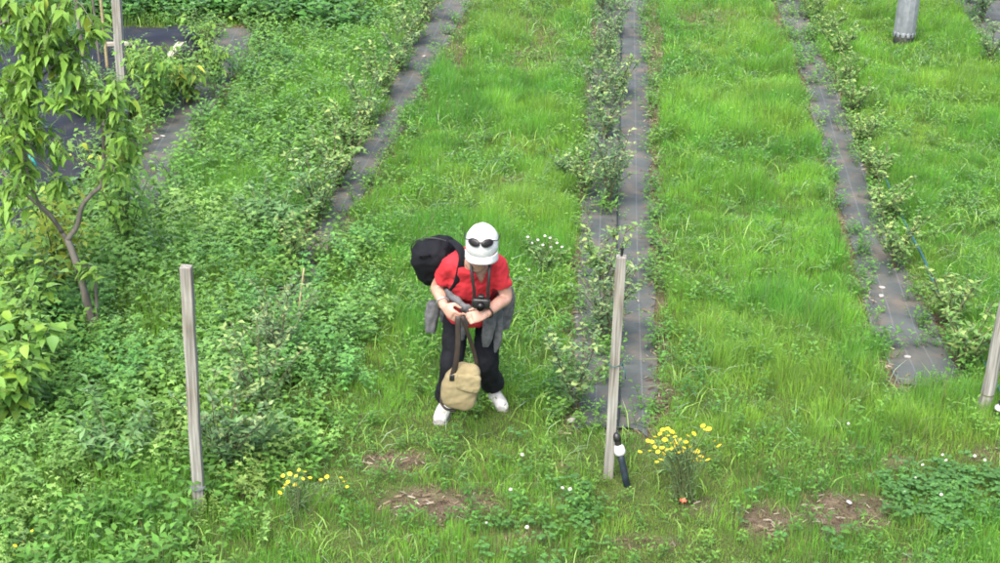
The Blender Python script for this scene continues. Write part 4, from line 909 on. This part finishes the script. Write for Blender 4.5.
for f in bm.faces:
    c = np.array(f.calc_center_median()); px, py = PX((c + PB)[None]); px, py = px[0], py[0]
    front = -c[1] > .22
    if front and py > 250 and py < 283 and abs(px - 481) < 11 * (1 - max(0, py - 262) / 22): kill.append(f)
    elif np.linalg.norm(c - neck0 - [0, 0, .01]) < .085 and c[2] > 1.2: kill.append(f)
bmesh.ops.delete(bm, geom=kill, context='FACES'); bm.to_mesh(me); bm.free()
me.materials.clear(); obj('shirt', me, M_red_s, person)
# trousers
tr = MB(); chain(tr, [L3(.005, -.06, .72), L3(.005, -.04, .84), L3(.006, .02, .93)], [(.155, .125), (.165, .135), (.155, .125)], side=X1, n=22)
for hip, kn, an in ((hipR, knR, anR), (hipL, knL, anL)):
    chain(tr, [hip + [0, 0, -.02], hip * .5 + kn * .5, kn, kn * .5 + an * .5, an + [0, .005, .035]], [.088, .080, .071, .070, .074])
obj('trousers', fuse(tr, 'trousers', .009, 5, .016, .09, 8), M_trou, person)
# shoes
for an, ft, sx in ((anR, ftR, -.02), (anL, ftL, .07)):
    a0 = an * [1, 1, 0]; so = MB(); chain(so, [a0 + [0, .05, .05], a0 + [0, .0, .062], a0 + [sx * .5, -.07, .052], a0 + [sx, -.14, .042], a0 + [sx, -.172, .036]], [(.034, .04), (.042, .05), (.047, .042), (.046, .034), (.034, .024)], side=X1, n=16)
    chain(so, [a0 + [0, .03, .06], a0 + [0, .03, .11]], [.044, .046])
    shoe = obj('shoe', fuse(so, 'shoe', .007, 3, .004, .03, 2), M_shoe, person)
    so = MB(); chain(so, [a0 + [0, .055, .012], a0 + [0, .0, .012], a0 + [sx * .5, -.07, .012], a0 + [sx, -.14, .012], a0 + [sx, -.178, .012]], [(.032, .013), (.044, .014), (.050, .014), (.049, .014), (.034, .012)], side=X1, n=14); obj('sole', so.mesh('sole', True), M_sole, shoe)
    for k in range(3): la = a0 + np.array([sx * .5, -.05 - .022 * k, .102 - .009 * k]); obj('lace', MB().add(*tube([la + [-.026, 0, -.008], la, la + [.026, 0, -.008]], .003, 5)).mesh('lace'), M_white, shoe)
# hair at the nape and temples
hr = MB(); V, F = superell(.084, .100, .085, 1, 1, 18, 12); V[:, 1] -= .012; V[:, 2] -= .008; hr.add(V[:] @ HM.T + headc, F)
hm = fuse(hr, 'hair', .008, 2, .008, .02, 5)
bm = bmesh.new(); bm.from_mesh(hm); bmesh.ops.delete(bm, geom=[f for f in bm.faces if (lambda q: q[1] > .045 and q[2] < .05)(HM.T @ (np.array(f.calc_center_median()) - headc))], context='FACES'); bm.to_mesh(hm); bm.free()
hm.materials.clear(); obj('hair', hm, M_hair, person)
# cap: crown with panels, brim, button
def capcrown():
    V = []; F = []; nu, nv = 36, 12
    for i in range(nv):
        a = math.pi / 2 * (1 - i / (nv - 1)) * .995 - (.22 if i == nv - 1 else .22 * i / (nv - 1))
        for j in range(nu):
            b_ = 2 * math.pi * j / nu; seam = 1 - .012 * max(0, math.cos(6 * b_)) ** 12
            V.append([.098 * math.cos(a) * math.cos(b_) * seam, (.108 if math.sin(b_) > 0 else .112) * math.cos(a) * math.sin(b_) * seam, .118 * math.sin(a) * seam + .006])
    for i in range(nv - 1):
        for j in range(nu): F.append([i * nu + j, (i + 1) * nu + j, (i + 1) * nu + (j + 1) % nu, i * nu + (j + 1) % nu])
    F.append(list(range(nu))); return np.array(V), F
V, F = capcrown(); cm = MB().add(V @ HM.T + headc, F).mesh('cap', True); cm = baked(cm, [('SUBSURF', dict(levels=1)), ('SOLIDIFY', dict(thickness=.003, offset=1))])
for v in cm.vertices: v.co += v.normal * (.007 * (float(fbm(np.array([v.co.x * 1.6 + v.co.z]), np.array([v.co.z * 2 + v.co.y]), .045, 77)[0]) - .5))
cm.polygons.foreach_set('use_smooth', np.ones(len(cm.polygons), bool)); cap = obj('cap', cm, M_cap, person)
V = []; F = []; nu, nv = 22, 7
for i in range(nv):
    t = i / (nv - 1)
    for j in range(nu):
        b_ = R_(90 + 74 * (2 * j / (nu - 1) - 1)); k = math.cos((b_ - math.pi / 2) * 90 / 74 * .98) ** .7
        x_ = .099 * math.cos(b_) * (1 + .02 * t); f_ = .106 * math.sin(b_) + .027 * t * k; V.append([x_, f_, -.014 - .5 * x_ * x_ / .1 * (.3 + .7 * t) - .030 * t])
for i in range(nv - 1):
    for j in range(nu - 1): F.append([i * nu + j, i * nu + j + 1, (i + 1) * nu + j + 1, (i + 1) * nu + j])
bm_ = baked(MB().add(np.array(V) @ HM.T + headc, F).mesh('brim', True), [('SOLIDIFY', dict(thickness=.004, offset=0))]); obj('brim', bm_, M_cap, cap)
V, F = superell(.008, .008, .004, 1, 1, 10, 6); obj('button', MB().add((V + [0, 0, .125]) @ HM.T + headc, F).mesh('button', True), M_cap, cap)
# jacket tied round the waist
jk = MB(); th = np.linspace(0, 2 * math.pi, 33)[:-1]
ring = np.array([L3(.006 + .20 * math.cos(t), .075 - .165 * math.sin(t), .90 + .025 * math.sin(t)) for t in np.linspace(math.pi / 2 * .98 - math.pi * 2, math.pi / 2 * .9, 40)])
ring = np.array([L3(.006 + .195 * math.cos(t), .07 + .18 * math.sin(t), .885 - .035 * math.sin(t)) for t in np.linspace(0, 2 * math.pi, 41)])
RP = [pl(466, 307, .31), pl(457, 300, .295), pl(447, 292, .235), L3(-.165, .05, .95), L3(-.13, -.09, .96), L3(.0, -.145, .95), L3(.13, -.09, .94), L3(.175, .05, .92), pl(494, 305, .235), pl(480, 311, .30), pl(466, 308, .31)]
chain(jk, RP, [(.014, .022)] * len(RP), 4, 10)
kn_ = pl(466, 308, .315); V, F = superell(.04, .03, .035, 1, 1, 12, 8); jk.add(V + kn_, F)
chain(jk, [kn_, pl(463, 322, .27), pl(462, 340, .22)], [(.03, .02), (.032, .016), (.028, .012)])                   # hanging cuff
chain(jk, [pl(491, 306, .20), pl(489, 322, .22), pl(487, 338, .20), pl(486, 347, .18)], [(.034, .022), (.042, .022), (.038, .02), (.022, .012)], side=X1)
chain(jk, [pl(497, 306, .16), pl(498, 325, .16), pl(497, 343, .15), pl(495, 353, .14)], [(.03, .02), (.028, .022), (.022, .018), (.010, .008)], side=X1)
chain(jk, [pl(434, 302, .02), pl(432, 316, .02), pl(431, 332, .02)], [(.04, .03), (.04, .035), (.03, .02)], side=X1)
chain(jk, [L3(-.16, -.10, .90), L3(-.17, -.15, .74), L3(-.15, -.14, .60)], [(.06, .03), (.07, .03), (.06, .02)], side=X1)
chain(jk, [L3(.02, -.17, .90), L3(.02, -.21, .74), L3(.02, -.19, .56)], [(.15, .03), (.17, .03), (.16, .02)], side=X1)
chain(jk, [L3(.18, -.06, .90), L3(.19, -.10, .74), L3(.17, -.10, .58)], [(.06, .03), (.07, .03), (.06, .02)], side=X1)
obj('tied_jacket', fuse(jk, 'tied_jacket', .007, 3, .024, .06, 12, .35), M_jack, person)
# watch and bracelet
def band(c, d, r, w, name, material):
    d = d / np.linalg.norm(d); th = np.linspace(0, 2 * math.pi, 20); a = np.cross(d, [0, 0, 1.]); a /= np.linalg.norm(a); b_ = np.cross(d, a)
    P = np.array([c + a * r * math.cos(t) + b_ * r * math.sin(t) for t in th]); obj(name, MB().add(*tube(P, w, 6, cap=False)).mesh(name, True), material, person)
band(wrR * .82 + elR * .18, wrR - elR, .036, .007, 'bracelet', M_silver); band(wrL * .9 + elL * .1, wrL - elL, .034, .006, 'watch_strap', M_strap)
# sunglasses on the cap
SG = thing('sunglasses', 'dark sunglasses perched on the front of the white cap', 'sunglasses', PB + hp_(0, .08, .08))
so = -hp_(0, .08, .08); fr = MB()
def cap_pt(x, u, off=.012):
    k = math.sqrt(max(.05, 1 - (x / .098) ** 2 - ((u - .006) / .118) ** 2)); return hp_(x, .108 * k + off, u)
for sx in (-1, 1):
    c = cap_pt(sx * .038, .080, .006); nrm = c - headc; nrm /= np.linalg.norm(nrm); a = np.cross(hu, nrm) ; a /= np.linalg.norm(a); u_ = np.cross(nrm, a)
    V, F = superell(.036, .022, .006, 1, .85, 20, 6); V2 = V[:, :1] * a + V[:, 1:2] * u_ + V[:, 2:] * nrm + c + so; obj('lens', MB().add(V2, F).mesh('lens', True), M_lens, SG)
    P = np.array([c + a * .036 * math.cos(t) + u_ * .022 * math.sin(t) for t in np.linspace(0, 2 * math.pi, 24)]) + so; obj('rim', MB().add(*tube(P, .003, 6, cap=False)).mesh('rim', True), M_black, SG)
    obj('temple', MB().add(*tube(smoothpath([cap_pt(sx * .062, .082, .008) + so, hp_(sx * .094, .035, .065) + so, hp_(sx * .103, -.03, .05) + so], 4), .003, 6)).mesh('temple', True), M_black, SG)
obj('bridge', MB().add(*tube([cap_pt(-.006, .087, .008) + so, cap_pt(0, .09, .009) + so, cap_pt(.006, .087, .008) + so], .003, 6)).mesh('bridge', True), M_black, SG)
# backpack
bc_ = pl(436, 262, .02); BK = thing('backpack', 'black backpack hanging behind the right shoulder of the bending person', 'backpack', PB + bc_)
ta = TOR[4][0] - TOR[2][0]; ta /= np.linalg.norm(ta); tn = np.cross(X1, ta); tn = -tn if tn[1] < 0 else tn   # tn points away from the back
BM = np.stack([X1, tn, ta], 1)
ry = R_(-16); BM = BM @ np.array([[math.cos(ry), 0, math.sin(ry)], [0, 1, 0], [-math.sin(ry), 0, math.cos(ry)]])
mb = MB(); V, F = superell(.145, .12, .22, .75, .75, 28, 18); V[:, 0] *= 1 - .12 * np.clip(V[:, 2] / .215, 0, 1); mb.add(V @ BM.T, F)
V, F = superell(.12, .06, .12, .6, .6, 20, 12); mb.add((V + [0, .10, -.05]) @ BM.T, F)
obj('pack_body', fuse(mb, 'pack_body', .009, 3, .035, .12, 6), M_pack, BK)
zp = np.array([[.15 * math.cos(t), .06, .19 * math.sin(t) + .01] for t in np.linspace(.1, 3.04, 16)]) * [1.0, 1, 1.05]; obj('zip', MB().add(*tube(zp @ BM.T, .004, 5)).mesh('zip', True), M_darkm, BK)
obj('carry_loop', MB().add(*tube(np.array([[-.03, -.06, .20], [-.02, -.07, .235], [.02, -.07, .235], [.03, -.06, .20]]) @ BM.T, .006, 6)).mesh('carry_loop', True), M_pack, BK)
sp = np.array([pl(452, 241, .12), pl(458, 246, .22), pl(463, 256, .30), pl(461, 270, .315), pl(457, 284, .29), pl(450, 292, .20), pl(444, 290, .05)]) - bc_
obj('shoulder_strap', MB().add(*tube(smoothpath(sp, 5), [(.028, .009)] * (5 * (len(sp) - 1) + 1), 10, side=X1)).mesh('shoulder_strap', True), M_pack, BK)
sp = np.array([L3(.13, .10, 1.30), pl(497, 257, .22), pl(499, 268, .30), pl(500, 282, .27), L3(.19, .10, 1.0)]) - bc_
obj('shoulder_strap', MB().add(*tube(smoothpath(sp, 5), [(.012, .005)] * (5 * (len(sp) - 1) + 1), 10, side=X1)).mesh('shoulder_strap', True), M_red_s if False else M_pack, BK) if False else None
# camera on a neck strap
cc_ = pl(481, 303, .41); CA = thing('camera', 'small black camera hanging on a strap before the red shirt', 'camera', PB + cc_)
V, F = superell(.055, .024, .033, .45, .45, 20, 10); obj('camera_body', MB().add(V, F).mesh('camera_body', True), M_black, CA)
obj('lens', MB().add(*tube([[0, -.015, 0], [0, -.045, -.01], [0, -.05, -.011], [0, -.04, -.01]], [.023, .023, .021, .016], 18)).mesh('lens', True), M_lens, CA)
V, F = superell(.02, .018, .012, .5, .5, 12, 6); obj('viewfinder', MB().add(V + [0, 0, .042], F).mesh('viewfinder', True), M_black, CA)
for pts in ([pl(470, 255, .30), pl(471, 262, .365), pl(472, 275, .40), pl(474, 290, .41), pl(474, 300, .41)], [pl(492, 256, .30), pl(490, 264, .365), pl(489, 277, .40), pl(488, 290, .41), pl(488, 300, .41)]):
    Q = smoothpath(np.array(pts) - cc_, 5); obj('neck_strap', MB().add(*tube(Q, [(.009, .003)] * len(Q), 8, side=X1)).mesh('neck_strap', True), M_black, CA)
# tan shoulder bag held in both hands
bg_ = pl(462, 386, .43); BG = thing('shoulder_bag', 'tan canvas bag with brown straps held in front of the legs', 'bag', PB + bg_)
mb = MB(); V, F = superell(.108, .058, .150, .55, .55, 28, 18); z = V[:, 2] / .15; V[:, 0] *= 1 + .06 * -z - .22 * np.clip(z, 0, 1) ** 2; V[:, 0] += .025 * np.clip(z, 0, 1) - .008; V[:, 1] *= 1 - .2 * z
ry = R_(7); RB = np.array([[math.cos(ry), 0, math.sin(ry)], [0, 1, 0], [-math.sin(ry), 0, math.cos(ry)]]); mb.add(V @ RB.T, F); bagm = obj('bag_body', fuse(mb, 'bag_body', .007, 4, .016, .12, 9), M_tan, BG)
mb = MB(); V, F = superell(.075, .028, .062, .5, .5, 20, 12); V[:, 1] -= .048; V += [.035, 0, .055]; mb.add(V @ RB.T, F); obj('flap', fuse(mb, 'flap', .006, 3, .008, .05, 4), M_tan, BG)
hold = pl(460, 321, .45) - bg_
s1 = np.array([pl(452, 378, .47) - bg_, pl(456, 362, .475) - bg_, pl(458, 342, .47) - bg_, hold + [-.012, -.01, 0], hold + [-.01, .0, .03]])
Q = smoothpath(s1, 5); obj('strap', MB().add(*tube(Q, [(.017, .004)] * len(Q), 8, side=X1)).mesh('strap', True), M_strap, BG)
s2 = np.array([pl(477, 366, .41) - bg_, pl(474, 352, .42) - bg_, pl(469, 337, .44) - bg_, hold + [.025, -.005, -.005], hold + [.012, .0, .03]])
Q = smoothpath(s2, 5); obj('strap', MB().add(*tube(Q, [(.013, .004)] * len(Q), 8, side=X1)).mesh('strap', True), M_strap, BG)
V, F = superell(.016, .006, .022, .4, .4, 12, 6); obj('buckle', MB().add(V + pl(452, 378, .485) - bg_, F).mesh('buckle', True), M_black, BG)
Q = smoothpath(np.array([pl(442, 392, .40), pl(441, 402, .42), pl(446, 409, .44), pl(456, 411, .44)]) - bg_, 5); obj('trailing_strap', MB().add(*tube(Q, [(.008, .008)] * len(Q), 8)).mesh('trailing_strap', True), M_strap, BG)
